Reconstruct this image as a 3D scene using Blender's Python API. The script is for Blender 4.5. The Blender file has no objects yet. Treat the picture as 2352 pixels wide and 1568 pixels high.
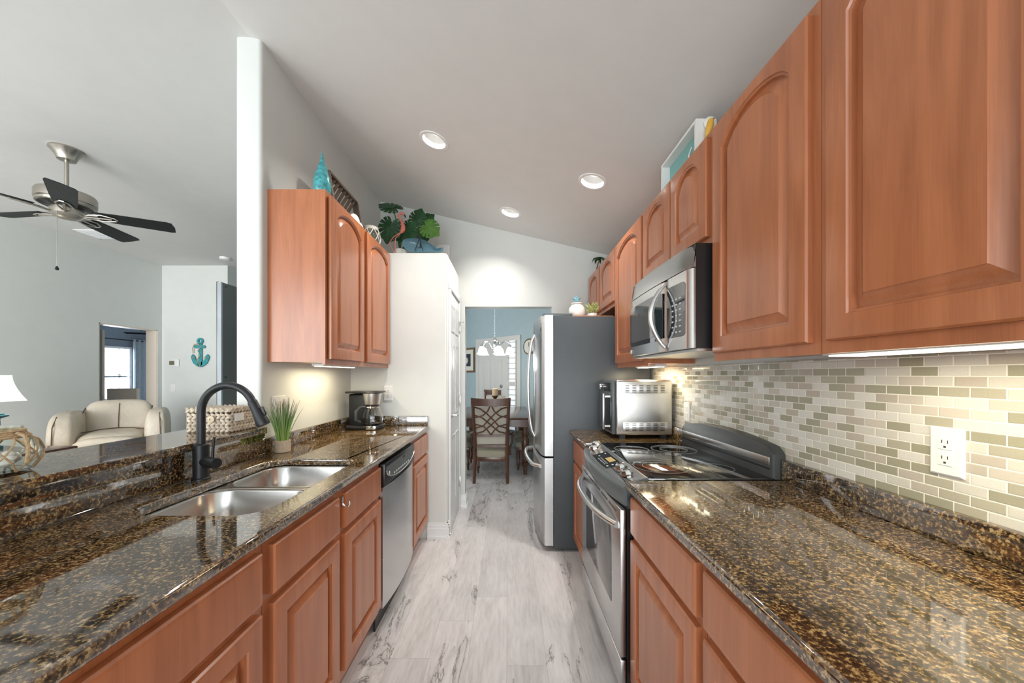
import bpy, bmesh, math, random
from mathutils import Vector, Matrix, noise
R = math.radians
PI = math.pi
C = bpy.context.scene.collection
SC = bpy.context.scene

# ------------------------------------------------------------------ camera, world, exposure
FPX = 840.0                       # focal length in pixels of the 2352 px wide frame
CX, CY, CH = 1169.0, 861.0, 1.324  # vanishing point and camera height
cam_d = bpy.data.cameras.new('camera')
cam_d.sensor_width = 36.0
cam_d.lens = 36.0 * FPX / 2352.0
cam_d.shift_x = (1176 - CX) / 2352.0
cam_d.shift_y = (CY - 784) / 2352.0
cam_d.clip_start = 0.02
cam = bpy.data.objects.new('camera', cam_d); C.objects.link(cam)
cam.location = (0, 0, CH); cam.rotation_euler = (PI / 2, 0, 0)
SC.camera = cam

wd = bpy.data.worlds.new('world'); SC.world = wd; wd.use_nodes = True
bg = wd.node_tree.nodes['Background']
bg.inputs[0].default_value = (0.86, 0.95, 1.0, 1); bg.inputs[1].default_value = 1.72

SC.view_settings.view_transform = 'Standard'
SC.view_settings.look = 'None'
SC.view_settings.gamma = 1.0
SC.view_settings.use_curve_mapping = False
SC.view_settings.exposure = 0.35

def area(name, loc, size, power, color=(1, 1, 1), rot=(0, 0, 0), size_y=None, shape=None, spread=PI):
    l = bpy.data.lights.new(name, 'AREA'); l.energy = power; l.color = color; l.size = size
    if size_y: l.shape = 'RECTANGLE'; l.size_y = size_y
    if shape: l.shape = shape
    l.spread = spread
    o = bpy.data.objects.new(name, l); C.objects.link(o); o.location = loc; o.rotation_euler = rot
    return o
def point(name, loc, power, color=(1, 1, 1), r=0.03):
    l = bpy.data.lights.new(name, 'POINT'); l.energy = power; l.color = color; l.shadow_soft_size = r
    o = bpy.data.objects.new(name, l); C.objects.link(o); o.location = loc
    return o
# added fill lamps: rear, living, dining; daylight only through the bedroom window
area('rear_fill', (-0.1, -2.6, 1.05), 2.6, 30, (0.97, 0.98, 1.0), (R(84), 0, 0), 1.9, spread=R(120))  # added fill behind the camera to brighten the lower cabinets
area('living_fill', (-4.0, -2.6, 1.6), 2.8, 165, (0.98, 0.98, 0.98), (R(90), 0, R(24)), 2.2, spread=R(130))  # added out-of-view fill to brighten the living room, no window built there
area('dining_fill', (-2.35, 5.6, 1.5), 1.8, 28, (0.9, 0.96, 1.0), (R(90), 0, R(-90)), 1.6)  # added hidden fill in front of the solid left dining wall
area('bedroom_window_daylight', (-9.3, 8.1, 1.45), 1.4, 110, (0.88, 0.94, 1.0), (R(90), 0, R(-90)), 1.1)

# ------------------------------------------------------------------ materials
def nmat(name):
    m = bpy.data.materials.new(name); m.use_nodes = True
    nt = m.node_tree; b = nt.nodes['Principled BSDF']
    return m, nt, b
def N(nt, t, **kw):
    n = nt.nodes.new(t)
    for k, v in kw.items(): setattr(n, k, v)
    return n
def L(nt, a, b): nt.links.new(a, b)
def mathn(nt, op, a, b=None, c=None):
    n = N(nt, 'ShaderNodeMath', operation=op)
    for i, v in enumerate((a, b, c)):
        if v is None: continue
        if isinstance(v, (int, float)): n.inputs[i].default_value = v
        else: L(nt, v, n.inputs[i])
    return n.outputs[0]
def ramp(nt, fac, stops, interp='LINEAR'):
    r = N(nt, 'ShaderNodeValToRGB'); r.color_ramp.interpolation = interp
    els = r.color_ramp.elements
    while len(els) < len(stops): els.new(0.5)
    for e, (p, c) in zip(els, stops): e.position = p; e.color = (*c, 1)
    L(nt, fac, r.inputs[0]); return r.outputs[0]
def posn(nt, scale=(1, 1, 1)):
    g = N(nt, 'ShaderNodeNewGeometry'); mp = N(nt, 'ShaderNodeMapping')
    mp.inputs['Scale'].default_value = scale
    L(nt, g.outputs['Position'], mp.inputs['Vector']); return mp.outputs[0]
def noise_t(nt, vec, scale, detail=4, rough=0.5, dist=0.0):
    n = N(nt, 'ShaderNodeTexNoise'); n.inputs['Scale'].default_value = scale
    n.inputs['Detail'].default_value = detail; n.inputs['Roughness'].default_value = rough
    n.inputs['Distortion'].default_value = dist
    L(nt, vec, n.inputs['Vector']); return n.outputs[0]
def bump(nt, b, h, strength=0.1, dist=0.01):
    n = N(nt, 'ShaderNodeBump'); n.inputs['Strength'].default_value = strength; n.inputs['Distance'].default_value = dist
    L(nt, h, n.inputs['Height']); L(nt, n.outputs[0], b.inputs['Normal'])
def plain(name, col, rough=0.5, metal=0.0, var=0.06, vscale=8.0, spec=None, coat=0.0, bumps=None, emit=0.0, ecol=None, vs=(1, 1, 1)):
    """procedural paint / metal / ceramic with slight tonal variation"""
    m, nt, b = nmat(name)
    f = noise_t(nt, posn(nt, vs), vscale, 5)
    lo = tuple(max(0, c * (1 - var)) for c in col); hi = tuple(min(1, c * (1 + var)) for c in col)
    L(nt, ramp(nt, f, [(0.3, lo), (0.7, hi)]), b.inputs['Base Color'])
    b.inputs['Roughness'].default_value = rough; b.inputs['Metallic'].default_value = metal
    if spec is not None: b.inputs['Specular IOR Level'].default_value = spec
    if coat: b.inputs['Coat Weight'].default_value = coat; b.inputs['Coat Roughness'].default_value = 0.08
    if bumps: bump(nt, b, noise_t(nt, posn(nt, vs), bumps[0], 3), bumps[1], bumps[2])
    if emit:
        b.inputs['Emission Color'].default_value = (*(ecol or col), 1); b.inputs['Emission Strength'].default_value = emit
    return m
def glass(name, col, rough=0.02, ior=1.45):
    m, nt, b = nmat(name)
    f = noise_t(nt, posn(nt), 20, 2)
    L(nt, ramp(nt, f, [(0.3, tuple(c * 0.97 for c in col)), (0.7, col)]), b.inputs['Base Color'])
    b.inputs['Transmission Weight'].default_value = 1.0
    b.inputs['Roughness'].default_value = rough; b.inputs['IOR'].default_value = ior
    return m
def wood(name, dark, lite, rough=0.3, grain=(9, 9, 0.9), coat=0.25):
    m, nt, b = nmat(name)
    v = posn(nt, grain)
    a = noise_t(nt, v, 2.2, 6, 0.55, 0.6)
    g = noise_t(nt, posn(nt, tuple(k * 14 if k > 2 else k * 2 for k in grain)), 4, 3)
    f = mathn(nt, 'ADD', mathn(nt, 'MULTIPLY', a, 0.75), mathn(nt, 'MULTIPLY', g, 0.25))
    L(nt, ramp(nt, f, [(0.32, dark), (0.68, lite)]), b.inputs['Base Color'])
    b.inputs['Roughness'].default_value = rough
    b.inputs['Coat Weight'].default_value = coat; b.inputs['Coat Roughness'].default_value = 0.22
    return m
def granite():
    m, nt, b = nmat('granite')
    p = posn(nt)
    a = noise_t(nt, p, 105, 5, 0.66, 0.15)
    c = noise_t(nt, p, 14, 3, 0.5)
    v = N(nt, 'ShaderNodeTexVoronoi'); v.inputs['Scale'].default_value = 230; L(nt, p, v.inputs['Vector'])
    sv = N(nt, 'ShaderNodeSeparateColor'); L(nt, v.outputs['Color'], sv.inputs[0])
    f = mathn(nt, 'ADD', mathn(nt, 'MULTIPLY', a, 0.74), mathn(nt, 'MULTIPLY', c, 0.16))
    f = mathn(nt, 'ADD', f, mathn(nt, 'MULTIPLY', sv.outputs[0], 0.13))
    col = ramp(nt, f, [(0.37, (0.006, 0.005, 0.005)), (0.47, (0.018, 0.012, 0.008)), (0.52, (0.075, 0.040, 0.017)),
                       (0.575, (0.23, 0.14, 0.055)), (0.65, (0.46, 0.335, 0.165)), (0.78, (0.40, 0.36, 0.28))])
    L(nt, col, b.inputs['Base Color'])
    b.inputs['Roughness'].default_value = 0.045; b.inputs['IOR'].default_value = 2.8
    return m
def tiles():
    """running-bond strip mosaic of glass and stone, laid on the Y-Z plane"""
    m, nt, b = nmat('mosaic_tile')
    TW, TH, GR = 0.0635, 0.0254, 0.0026
    g = N(nt, 'ShaderNodeNewGeometry'); s = N(nt, 'ShaderNodeSeparateXYZ'); L(nt, g.outputs['Position'], s.inputs[0])
    zz = mathn(nt, 'DIVIDE', s.outputs[2], TH); row = mathn(nt, 'FLOOR', zz)
    off = mathn(nt, 'MULTIPLY', mathn(nt, 'MODULO', row, 2), 0.5)
    yy = mathn(nt, 'ADD', mathn(nt, 'DIVIDE', mathn(nt, 'ADD', s.outputs[1], 10.0), TW), off); colm = mathn(nt, 'FLOOR', yy)
    fz = mathn(nt, 'FRACT', zz); fy = mathn(nt, 'FRACT', yy)
    dz = mathn(nt, 'MULTIPLY', mathn(nt, 'MINIMUM', fz, mathn(nt, 'SUBTRACT', 1, fz)), TH)
    dy = mathn(nt, 'MULTIPLY', mathn(nt, 'MINIMUM', fy, mathn(nt, 'SUBTRACT', 1, fy)), TW)
    d = mathn(nt, 'MINIMUM', dz, dy)
    tile = mathn(nt, 'GREATER_THAN', d, GR / 2)
    cv = N(nt, 'ShaderNodeCombineXYZ'); L(nt, row, cv.inputs[0]); L(nt, colm, cv.inputs[1])
    wn = N(nt, 'ShaderNodeTexWhiteNoise', noise_dimensions='2D'); L(nt, cv.outputs[0], wn.inputs['Vector'])
    rnd = wn.outputs['Value']
    col = ramp(nt, rnd, [(0.0, (0.60, 0.585, 0.53)), (0.24, (0.66, 0.65, 0.61)), (0.44, (0.47, 0.43, 0.37)),
                         (0.56, (0.55, 0.51, 0.45)), (0.64, (0.34, 0.33, 0.25)), (0.86, (0.42, 0.40, 0.32))], 'CONSTANT')
    sp = noise_t(nt, posn(nt), 240, 3)
    mx = N(nt, 'ShaderNodeMix', data_type='RGBA', blend_type='MULTIPLY'); mx.inputs[0].default_value = 0.22
    L(nt, col, mx.inputs[6]); L(nt, ramp(nt, sp, [(0.3, (0.7, 0.7, 0.7)), (0.7, (1, 1, 1))]), mx.inputs[7])
    mg = N(nt, 'ShaderNodeMix', data_type='RGBA'); L(nt, tile, mg.inputs[0])
    mg.inputs[6].default_value = (0.80, 0.78, 0.70, 1); L(nt, mx.outputs[2], mg.inputs[7])
    L(nt, mg.outputs[2], b.inputs['Base Color'])
    st = mathn(nt, 'MULTIPLY', mathn(nt, 'GREATER_THAN', rnd, 0.44), mathn(nt, 'LESS_THAN', rnd, 0.64))
    rg = mathn(nt, 'ADD', 0.12, mathn(nt, 'MULTIPLY', st, 0.4))
    rg = mathn(nt, 'ADD', mathn(nt, 'MULTIPLY', rg, tile), mathn(nt, 'MULTIPLY', mathn(nt, 'SUBTRACT', 1, tile), 0.7))
    L(nt, rg, b.inputs['Roughness'])
    hgt = mathn(nt, 'MINIMUM', mathn(nt, 'DIVIDE', d, 0.003), 1.0)
    bump(nt, b, hgt, 0.35, 0.002)
    return m
def floor_mat():
    m, nt, b = nmat('vinyl_plank')
    PW, PL = 0.182, 1.22
    g = N(nt, 'ShaderNodeNewGeometry'); s = N(nt, 'ShaderNodeSeparateXYZ'); L(nt, g.outputs['Position'], s.inputs[0])
    xx = mathn(nt, 'DIVIDE', mathn(nt, 'ADD', s.outputs[0], 20.03), PW); col = mathn(nt, 'FLOOR', xx)
    wn = N(nt, 'ShaderNodeTexWhiteNoise', noise_dimensions='1D'); L(nt, col, wn.inputs['W'])
    yy = mathn(nt, 'ADD', mathn(nt, 'DIVIDE', mathn(nt, 'ADD', s.outputs[1], 20), PL), mathn(nt, 'MULTIPLY', wn.outputs['Value'], 7.3))
    row = mathn(nt, 'FLOOR', yy)
    cv = N(nt, 'ShaderNodeCombineXYZ'); L(nt, col, cv.inputs[0]); L(nt, row, cv.inputs[1])
    w2 = N(nt, 'ShaderNodeTexWhiteNoise', noise_dimensions='2D'); L(nt, cv.outputs[0], w2.inputs['Vector'])
    # per plank shifted grain
    ad = N(nt, 'ShaderNodeVectorMath', operation='ADD'); L(nt, g.outputs['Position'], ad.inputs[0])
    sc = N(nt, 'ShaderNodeVectorMath', operation='SCALE'); L(nt, w2.outputs['Color'], sc.inputs[0]); sc.inputs['Scale'].default_value = 9
    L(nt, sc.outputs[0], ad.inputs[1])
    mp = N(nt, 'ShaderNodeMapping'); mp.inputs['Scale'].default_value = (1, 0.13, 1); L(nt, ad.outputs[0], mp.inputs[0])
    mp2 = N(nt, 'ShaderNodeMapping'); mp2.inputs['Scale'].default_value = (1, 0.28, 1); L(nt, ad.outputs[0], mp2.inputs[0])
    fine = noise_t(nt, mp.outputs[0], 70, 5, 0.6, 0.2)
    broad = noise_t(nt, mp2.outputs[0], 7, 4, 0.55, 0.8)
    crk = noise_t(nt, mp2.outputs[0], 5.5, 6, 0.62, 0.6)
    crack = mathn(nt, 'ABSOLUTE', mathn(nt, 'SUBTRACT', crk, 0.5))
    msk = noise_t(nt, mp2.outputs[0], 3.4, 2)
    base = ramp(nt, mathn(nt, 'ADD', mathn(nt, 'MULTIPLY', fine, 0.5), mathn(nt, 'MULTIPLY', broad, 0.5)),
                [(0.30, (0.44, 0.415, 0.408)), (0.48, (0.58, 0.555, 0.548)), (0.66, (0.68, 0.655, 0.645))])
    pv = ramp(nt, w2.outputs['Value'], [(0, (0.86, 0.86, 0.87)), (1, (1.0, 1.0, 1.0))])
    mx = N(nt, 'ShaderNodeMix', data_type='RGBA', blend_type='MULTIPLY'); mx.inputs[0].default_value = 1
    L(nt, base, mx.inputs[6]); L(nt, pv, mx.inputs[7])
    cm = mathn(nt, 'MULTIPLY', mathn(nt, 'LESS_THAN', crack, 0.0065), mathn(nt, 'GREATER_THAN', msk, 0.50))
    soft = mathn(nt, 'MULTIPLY', mathn(nt, 'SUBTRACT', 1, mathn(nt, 'MINIMUM', mathn(nt, 'DIVIDE', crack, 0.05), 1)),
                 mathn(nt, 'GREATER_THAN', msk, 0.5))
    tot = mathn(nt, 'MAXIMUM', mathn(nt, 'MULTIPLY', cm, 0.75), mathn(nt, 'MULTIPLY', soft, 0.28))
    m2 = N(nt, 'ShaderNodeMix', data_type='RGBA'); L(nt, tot, m2.inputs[0]); L(nt, mx.outputs[2], m2.inputs[6])
    m2.inputs[7].default_value = (0.11, 0.095, 0.09, 1)
    fx = mathn(nt, 'FRACT', xx); fy = mathn(nt, 'FRACT', yy)
    ex = mathn(nt, 'MULTIPLY', mathn(nt, 'MINIMUM', fx, mathn(nt, 'SUBTRACT', 1, fx)), PW)
    ey = mathn(nt, 'MULTIPLY', mathn(nt, 'MINIMUM', fy, mathn(nt, 'SUBTRACT', 1, fy)), PL)
    e = mathn(nt, 'LESS_THAN', mathn(nt, 'MINIMUM', ex, ey), 0.0008)
    m3 = N(nt, 'ShaderNodeMix', data_type='RGBA'); L(nt, mathn(nt, 'MULTIPLY', e, 0.45), m3.inputs[0]); L(nt, m2.outputs[2], m3.inputs[6])
    m3.inputs[7].default_value = (0.2, 0.18, 0.17, 1)
    L(nt, m3.outputs[2], b.inputs['Base Color'])
    b.inputs['Roughness'].default_value = 0.32
    bump(nt, b, fine, 0.06, 0.002)
    return m
def brushed(name, col, rough=0.26, vs=(1, 1, 9), amp=0.02):
    m, nt, b = nmat(name)
    f = noise_t(nt, posn(nt, vs), 6, 4)
    L(nt, ramp(nt, f, [(0.3, tuple(c * 0.985 for c in col)), (0.7, tuple(min(1, c * 1.015) for c in col))]), b.inputs['Base Color'])
    b.inputs['Metallic'].default_value = 1.0
    L(nt, mathn(nt, 'ADD', rough - amp / 2, mathn(nt, 'MULTIPLY', f, amp)), b.inputs['Roughness'])
    return m

M = {}
M['wall'] = plain('white_wall_paint', (0.66, 0.68, 0.655), 0.55, var=0.015, bumps=(90, 0.05, 0.003))
M['ceiling'] = plain('ceiling_paint', (0.70, 0.695, 0.675), 0.7, var=0.015, bumps=(38, 0.12, 0.004))
M['blue'] = plain('blue_wall_paint', (0.40, 0.50, 0.525), 0.6, var=0.02, bumps=(90, 0.05, 0.003))
M['greyblue'] = plain('grey_blue_wall_paint', (0.30, 0.36, 0.43), 0.6, var=0.02)
M['trim'] = plain('white_trim_paint', (0.78, 0.79, 0.79), 0.3, var=0.01)
M['cream'] = plain('cream_trim_paint', (0.72, 0.64, 0.54), 0.4, var=0.01)
M['doorw'] = plain('entry_door_paint', (0.66, 0.64, 0.60), 0.35, var=0.01)
M['floor'] = floor_mat()
M['granite'] = granite()
M['tile'] = tiles()
M['cherry'] = wood('cherry_wood', (0.315, 0.101, 0.039), (0.48, 0.172, 0.072), 0.28)
M['walnut'] = wood('dark_dining_wood', (0.055, 0.020, 0.010), (0.15, 0.055, 0.024), 0.22, coat=0.5)
M['darkwood'] = wood('weathered_dark_wood', (0.05, 0.037, 0.028), (0.14, 0.105, 0.08), 0.55, coat=0.0)
M['steel'] = brushed('stainless_steel', (0.60, 0.60, 0.60), 0.27)
M['steelh'] = brushed('satin_steel', (0.66, 0.66, 0.65), 0.3, (9, 9, 9))
M['sinksteel'] = brushed('sink_steel', (0.62, 0.61, 0.59), 0.24, (2, 9, 9))
M['chrome'] = plain('polished_chrome', (0.80, 0.80, 0.80), 0.08, 1.0, var=0.02)
M['nickel'] = plain('brushed_nickel', (0.46, 0.43, 0.38), 0.32, 1.0, var=0.05)
M['black'] = plain('black_plastic', (0.012, 0.012, 0.013), 0.3, var=0.1)
M['matteblack'] = plain('matte_black_metal', (0.018, 0.020, 0.023), 0.38, 0.3, var=0.1)
M['darkgrey'] = plain('dark_grey_plastic', (0.045, 0.05, 0.052), 0.35, var=0.08)
M['slate'] = plain('slate_plastic', (0.10, 0.115, 0.12), 0.35, var=0.05)
M['fridge_side'] = plain('charcoal_enamel', (0.060, 0.070, 0.078), 0.42, var=0.05, bumps=(260, 0.06, 0.001))
M['blackglass'] = plain('black_glass', (0.010, 0.011, 0.012), 0.03, var=0.1)
M['blackglass'].node_tree.nodes['Principled BSDF'].inputs['IOR'].default_value = 2.0
M['ovenglass'] = plain('oven_window_glass', (0.10, 0.10, 0.10), 0.05, var=0.05, spec=0.8)
M['white'] = plain('white_plastic', (0.80, 0.80, 0.78), 0.3, var=0.01)
M['whiteceramic'] = plain('white_ceramic', (0.78, 0.76, 0.70), 0.15, var=0.03)
M['teal'] = plain('teal_glaze', (0.05, 0.30, 0.33), 0.12, var=0.45, vscale=60, coat=0.5)
M['tealpaint'] = plain('teal_paint', (0.045, 0.30, 0.33), 0.5, var=0.2, vscale=25)
M['tealdark'] = plain('dark_teal_paint', (0.02, 0.10, 0.14), 0.45, var=0.2)
M['tealback'] = plain('teal_backing', (0.22, 0.44, 0.42), 0.6, var=0.05)
M['starblue'] = plain('blue_starfish_glaze', (0.16, 0.34, 0.40), 0.4, var=0.2, vscale=80)
M['rope'] = plain('jute_rope', (0.46, 0.33, 0.19), 0.85, var=0.25, vscale=200, bumps=(400, 0.5, 0.002))
M['whiterope'] = plain('white_rope', (0.66, 0.64, 0.58), 0.85, var=0.15, vscale=200)
M['linen'] = plain('lamp_shade_linen', (0.82, 0.80, 0.74), 0.8, var=0.02, emit=0.55, ecol=(1.0, 0.97, 0.90))
M['leather'] = plain('cream_leather', (0.62, 0.55, 0.45), 0.48, var=0.08, vscale=6, bumps=(14, 0.25, 0.03))
M['seam'] = plain('brown_seam_piping', (0.13, 0.085, 0.055), 0.6, var=0.1)
M['cushion'] = plain('olive_beige_fabric', (0.36, 0.33, 0.25), 0.85, var=0.08, vscale=150)
M['pad'] = plain('cream_fabric', (0.60, 0.56, 0.47), 0.85, var=0.06, vscale=150)
M['weave'] = plain('pale_water_hyacinth', (0.55, 0.47, 0.37), 0.75, var=0.35, vscale=45, bumps=(150, 0.4, 0.003))
M['weavedark'] = plain('dark_basket_core', (0.12, 0.09, 0.07), 0.9, var=0.2)
M['button'] = plain('pale_wood_button', (0.62, 0.52, 0.36), 0.5, var=0.1)
M['leaf'] = plain('dark_green_leaf', (0.012, 0.065, 0.018), 0.35, var=0.45, vscale=12)
M['leaflite'] = plain('light_green_leaf', (0.08, 0.20, 0.03), 0.4, var=0.3, vscale=20)
M['pink'] = plain('flamingo_pink', (0.66, 0.19, 0.14), 0.5, var=0.2, vscale=30)
M['yellow'] = plain('yellow_beak_paint', (0.78, 0.44, 0.07), 0.4, var=0.15, vscale=30)
M['paleplant'] = plain('pale_succulent_green', (0.42, 0.46, 0.17), 0.7, var=0.35, vscale=70)
M['glassclear'] = glass('pale_green_glass', (0.95, 0.985, 0.96), 0.02, 1.18)
M['glassblue'] = glass('blue_glass', (0.22, 0.42, 0.52), 0.08, 1.4)
M['glassblue'].node_tree.nodes['Principled BSDF'].inputs['Transmission Weight'].default_value = 0.55
M['glasscoffee'] = glass('clear_glass', (0.96, 0.97, 0.98))
M['frost'] = plain('frosted_lamp_glass', (0.85, 0.86, 0.88), 0.4, var=0.02, emit=0.9, ecol=(0.96, 0.97, 1.0))
M['bulb'] = plain('lamp_lens', (0.9, 0.9, 0.88), 0.4, var=0.01, emit=1.4, ecol=(1, 0.98, 0.95))
M['striplens'] = plain('strip_light_lens', (0.9, 0.86, 0.75), 0.4, var=0.01, emit=3.0, ecol=(1, 0.90, 0.66))
M['can'] = plain('white_baffle', (0.82, 0.82, 0.81), 0.35, var=0.01)
M['baffle'] = plain('grey_white_baffle', (0.42, 0.42, 0.41), 0.4, var=0.01)
M['candle'] = plain('ivory_candle_wax', (0.80, 0.58, 0.36), 0.6, var=0.05)
M['goldlcd'] = plain('amber_display', (0.42, 0.30, 0.10), 0.3, var=0.1, emit=0.25, ecol=(0.7, 0.5, 0.2))
M['olivelcd'] = plain('olive_display', (0.17, 0.16, 0.10), 0.3, var=0.1)
M['print'] = plain('printed_mark', (0.62, 0.66, 0.66), 0.5, var=0.05)
M['ring'] = plain('burner_ring_print', (0.30, 0.31, 0.31), 0.15, var=0.05)
M['fabriccurtain'] = plain('pale_blue_curtain', (0.46, 0.54, 0.60), 0.85, var=0.06, vscale=20)
M['blind'] = plain('white_blind_slat', (0.86, 0.88, 0.90), 0.5, var=0.01)
M['paper'] = plain('picture_mat', (0.72, 0.70, 0.62), 0.8, var=0.02)
M['navy'] = plain('navy_print', (0.03, 0.05, 0.075), 0.6, var=0.1)
M['goldframe'] = plain('antique_gold_frame', (0.20, 0.12, 0.06), 0.4, var=0.2, vscale=40)
M['grassg'] = None
def grass_mat():
    m, nt, b = nmat('reed_grass')
    g = N(nt, 'ShaderNodeNewGeometry'); s = N(nt, 'ShaderNodeSeparateXYZ'); L(nt, g.outputs['Position'], s.inputs[0])
    t = mathn(nt, 'DIVIDE', mathn(nt, 'SUBTRACT', s.outputs[2], 0.95), 0.27)
    L(nt, ramp(nt, t, [(0.0, (0.34, 0.50, 0.10)), (0.45, (0.20, 0.34, 0.11)), (0.75, (0.20, 0.24, 0.13)), (0.95, (0.27, 0.17, 0.14))]), b.inputs['Base Color'])
    b.inputs['Roughness'].default_value = 0.55
    return m
M['grassg'] = grass_mat()

# ------------------------------------------------------------------ mesh helpers
class MB:
    def __init__(s): s.bm = bmesh.new()
    def box(s, x0, x1, y0, y1, z0, z1, bev=0.0, seg=2, mat=None):
        r = bmesh.ops.create_cube(s.bm, size=1.0)
        vs = r['verts']
        bmesh.ops.scale(s.bm, vec=(abs(x1 - x0), abs(y1 - y0), abs(z1 - z0)), verts=vs)
        bmesh.ops.translate(s.bm, vec=((x0 + x1) / 2, (y0 + y1) / 2, (z0 + z1) / 2), verts=vs)
        if bev:
            es = list({e for v in vs for e in v.link_edges})
            rr = bmesh.ops.bevel(s.bm, geom=es, offset=bev, segments=seg, profile=0.5, affect='EDGES')
            vs = list({v for f in rr['faces'] for v in f.verts} | {v for v in vs if v.is_valid})
        if mat is not None: bmesh.ops.transform(s.bm, matrix=mat, verts=[v for v in vs if v.is_valid])
        return s
    def loops(s, loops, cap0=True, cap1=True, closed=False):
        rows = [[s.bm.verts.new(p) for p in lp] for lp in loops]
        n = len(rows[0])
        prs = list(zip(rows, rows[1:]))
        if closed: prs.append((rows[-1], rows[0]))
        for a, b in prs:
            for i in range(n):
                j = (i + 1) % n
                try: s.bm.faces.new((a[i], a[j], b[j], b[i]))
                except ValueError: pass
        if not closed:
            if cap0: s.bm.faces.new(rows[0][::-1])
            if cap1: s.bm.faces.new(rows[-1])
        return s
    def lathe(s, prof, c=(0, 0, 0), n=24, cap0=True, cap1=True, mat=None, closed=False):
        lps = []
        for r, z in prof:
            r = max(r, 1e-4)
            lp = [Vector((r * math.cos(2 * PI * i / n), r * math.sin(2 * PI * i / n), z)) for i in range(n)]
            if mat is not None: lp = [mat @ p for p in lp]
            lps.append([p + Vector(c) for p in lp])
        return s.loops(lps, cap0, cap1, closed)
    def tube(s, pts, r, n=8, closed=False, flat=1.0):
        pts = [Vector(p) for p in pts]; m = len(pts)
        rs = r if isinstance(r, (list, tuple)) else [r] * m
        lps = []; up = None
        for i in range(m):
            if closed: t = pts[(i + 1) % m] - pts[i - 1]
            else: t = pts[min(i + 1, m - 1)] - pts[max(i - 1, 0)]
            if t.length < 1e-9: t = Vector((0, 0, 1))
            t.normalize()
            if up is None:
                up = Vector((0, 0, 1)) if abs(t.z) < 0.9 else Vector((1, 0, 0))
            a = t.cross(up)
            if a.length < 1e-6: a = t.orthogonal()
            a.normalize(); b = a.cross(t).normalized(); up = b
            lps.append([pts[i] + (a * math.cos(2 * PI * k / n) + b * math.sin(2 * PI * k / n) * flat) * rs[i] for k in range(n)])
        return s.loops(lps, closed=closed)
    def prism(s, poly, d0, d1, f):
        """poly in (u,v); f(u,v,d)->xyz"""
        return s.loops([[f(u, v, d0) for u, v in poly], [f(u, v, d1) for u, v in poly]])
    def ell(s, c, r, e1=1.0, e2=1.0, nu=20, nv=12, mat=None):
        """superellipsoid; e<1 boxier"""
        def sp(x, e): return math.copysign(abs(x) ** e, x)
        lps = []
        for j in range(nv + 1):
            v = -PI / 2 + PI * j / nv
            if j == 0: v += 0.02
            if j == nv: v -= 0.02
            lp = []
            for i in range(nu):
                u = 2 * PI * i / nu
                p = Vector((r[0] * sp(math.cos(v), e1) * sp(math.cos(u), e2), r[1] * sp(math.cos(v), e1) * sp(math.sin(u), e2), r[2] * sp(math.sin(v), e1)))
                if mat is not None: p = mat @ p
                lp.append(p + Vector(c))
            lps.append(lp)
        return s.loops(lps)
    def holed(s, outer, holes, z0, z1, zf=None):
        """flat slab with holes; zf(x,y,z) may warp z"""
        zf = zf or (lambda x, y, z: z)
        bm2 = bmesh.new(); es = []
        for lp in [outer] + holes:
            vs = [bm2.verts.new((x, y, 0)) for x, y in lp]
            for i in range(len(vs)): es.append(bm2.edges.new((vs[i], vs[(i + 1) % len(vs)])))
        r = bmesh.ops.triangle_fill(bm2, edges=es, use_beauty=True, use_dissolve=False)
        bm2.verts.ensure_lookup_table(); bm2.verts.index_update()
        co = [(v.co.x, v.co.y) for v in bm2.verts]
        tri = [[v.index for v in f.verts] for f in bm2.faces]
        nb = []; k = 0
        for lp in [outer] + holes:
            nb.append(list(range(k, k + len(lp)))); k += len(lp)
        bm2.free()
        top = [s.bm.verts.new((x, y, zf(x, y, z1))) for x, y in co]
        bot = [s.bm.verts.new((x, y, zf(x, y, z0))) for x, y in co]
        for t in tri:
            s.bm.faces.new([top[i] for i in t]); s.bm.faces.new([bot[i] for i in reversed(t)])
        for ids in nb:
            for a, b in zip(ids, ids[1:] + ids[:1]): s.bm.faces.new((top[a], top[b], bot[b], bot[a]))
        return s
    def build(s, name, mat, parent=None, origin=None, bevel=0.0, smooth=True, seg=2, angle=38):
        bmesh.ops.recalc_face_normals(s.bm, faces=s.bm.faces)
        if parent is not None: origin = ORI[parent]
        og = Vector(origin) if origin is not None else Vector((0, 0, 0))
        bmesh.ops.translate(s.bm, vec=-og, verts=s.bm.verts)
        me = bpy.data.meshes.new(name); s.bm.to_mesh(me); s.bm.free()
        me.materials.append(M[mat] if isinstance(mat, str) else mat)
        if smooth:
            for p in me.polygons: p.use_smooth = True
            me.set_sharp_from_angle(angle=R(angle))
        o = bpy.data.objects.new(name, me); C.objects.link(o)
        if parent is not None: o.parent = parent
        else: o.location = og
        ORI[o] = og
        if bevel:
            md = o.modifiers.new('bevel', 'BEVEL'); md.width = bevel; md.segments = seg; md.limit_method = 'ANGLE'; md.angle_limit = R(40)
        return o
ORI = {}
def tag(o, label, cat, group=None, kind=None):
    o['label'] = label; o['category'] = cat
    if group: o['group'] = group
    if kind: o['kind'] = kind
    return o
def thing(name, label, cat, loc, group=None):
    o = bpy.data.objects.new(name, None); C.objects.link(o); o.location = loc; o.empty_display_size = 0.05
    ORI[o] = Vector(loc)
    return tag(o, label, cat, group)
def struct(o): o['kind'] = 'structure'; return o
def dup(root, loc, rz, label=None, group=None):
    r = root.copy(); C.objects.link(r); r.location = loc; r.rotation_euler = (0, 0, rz)
    if label: r['label'] = label
    if group: r['group'] = group
    for ch in list(root.children):
        c = ch.copy(); C.objects.link(c); c.parent = r
        for g in list(ch.children):
            d = g.copy(); C.objects.link(d); d.parent = c
    return r
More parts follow.
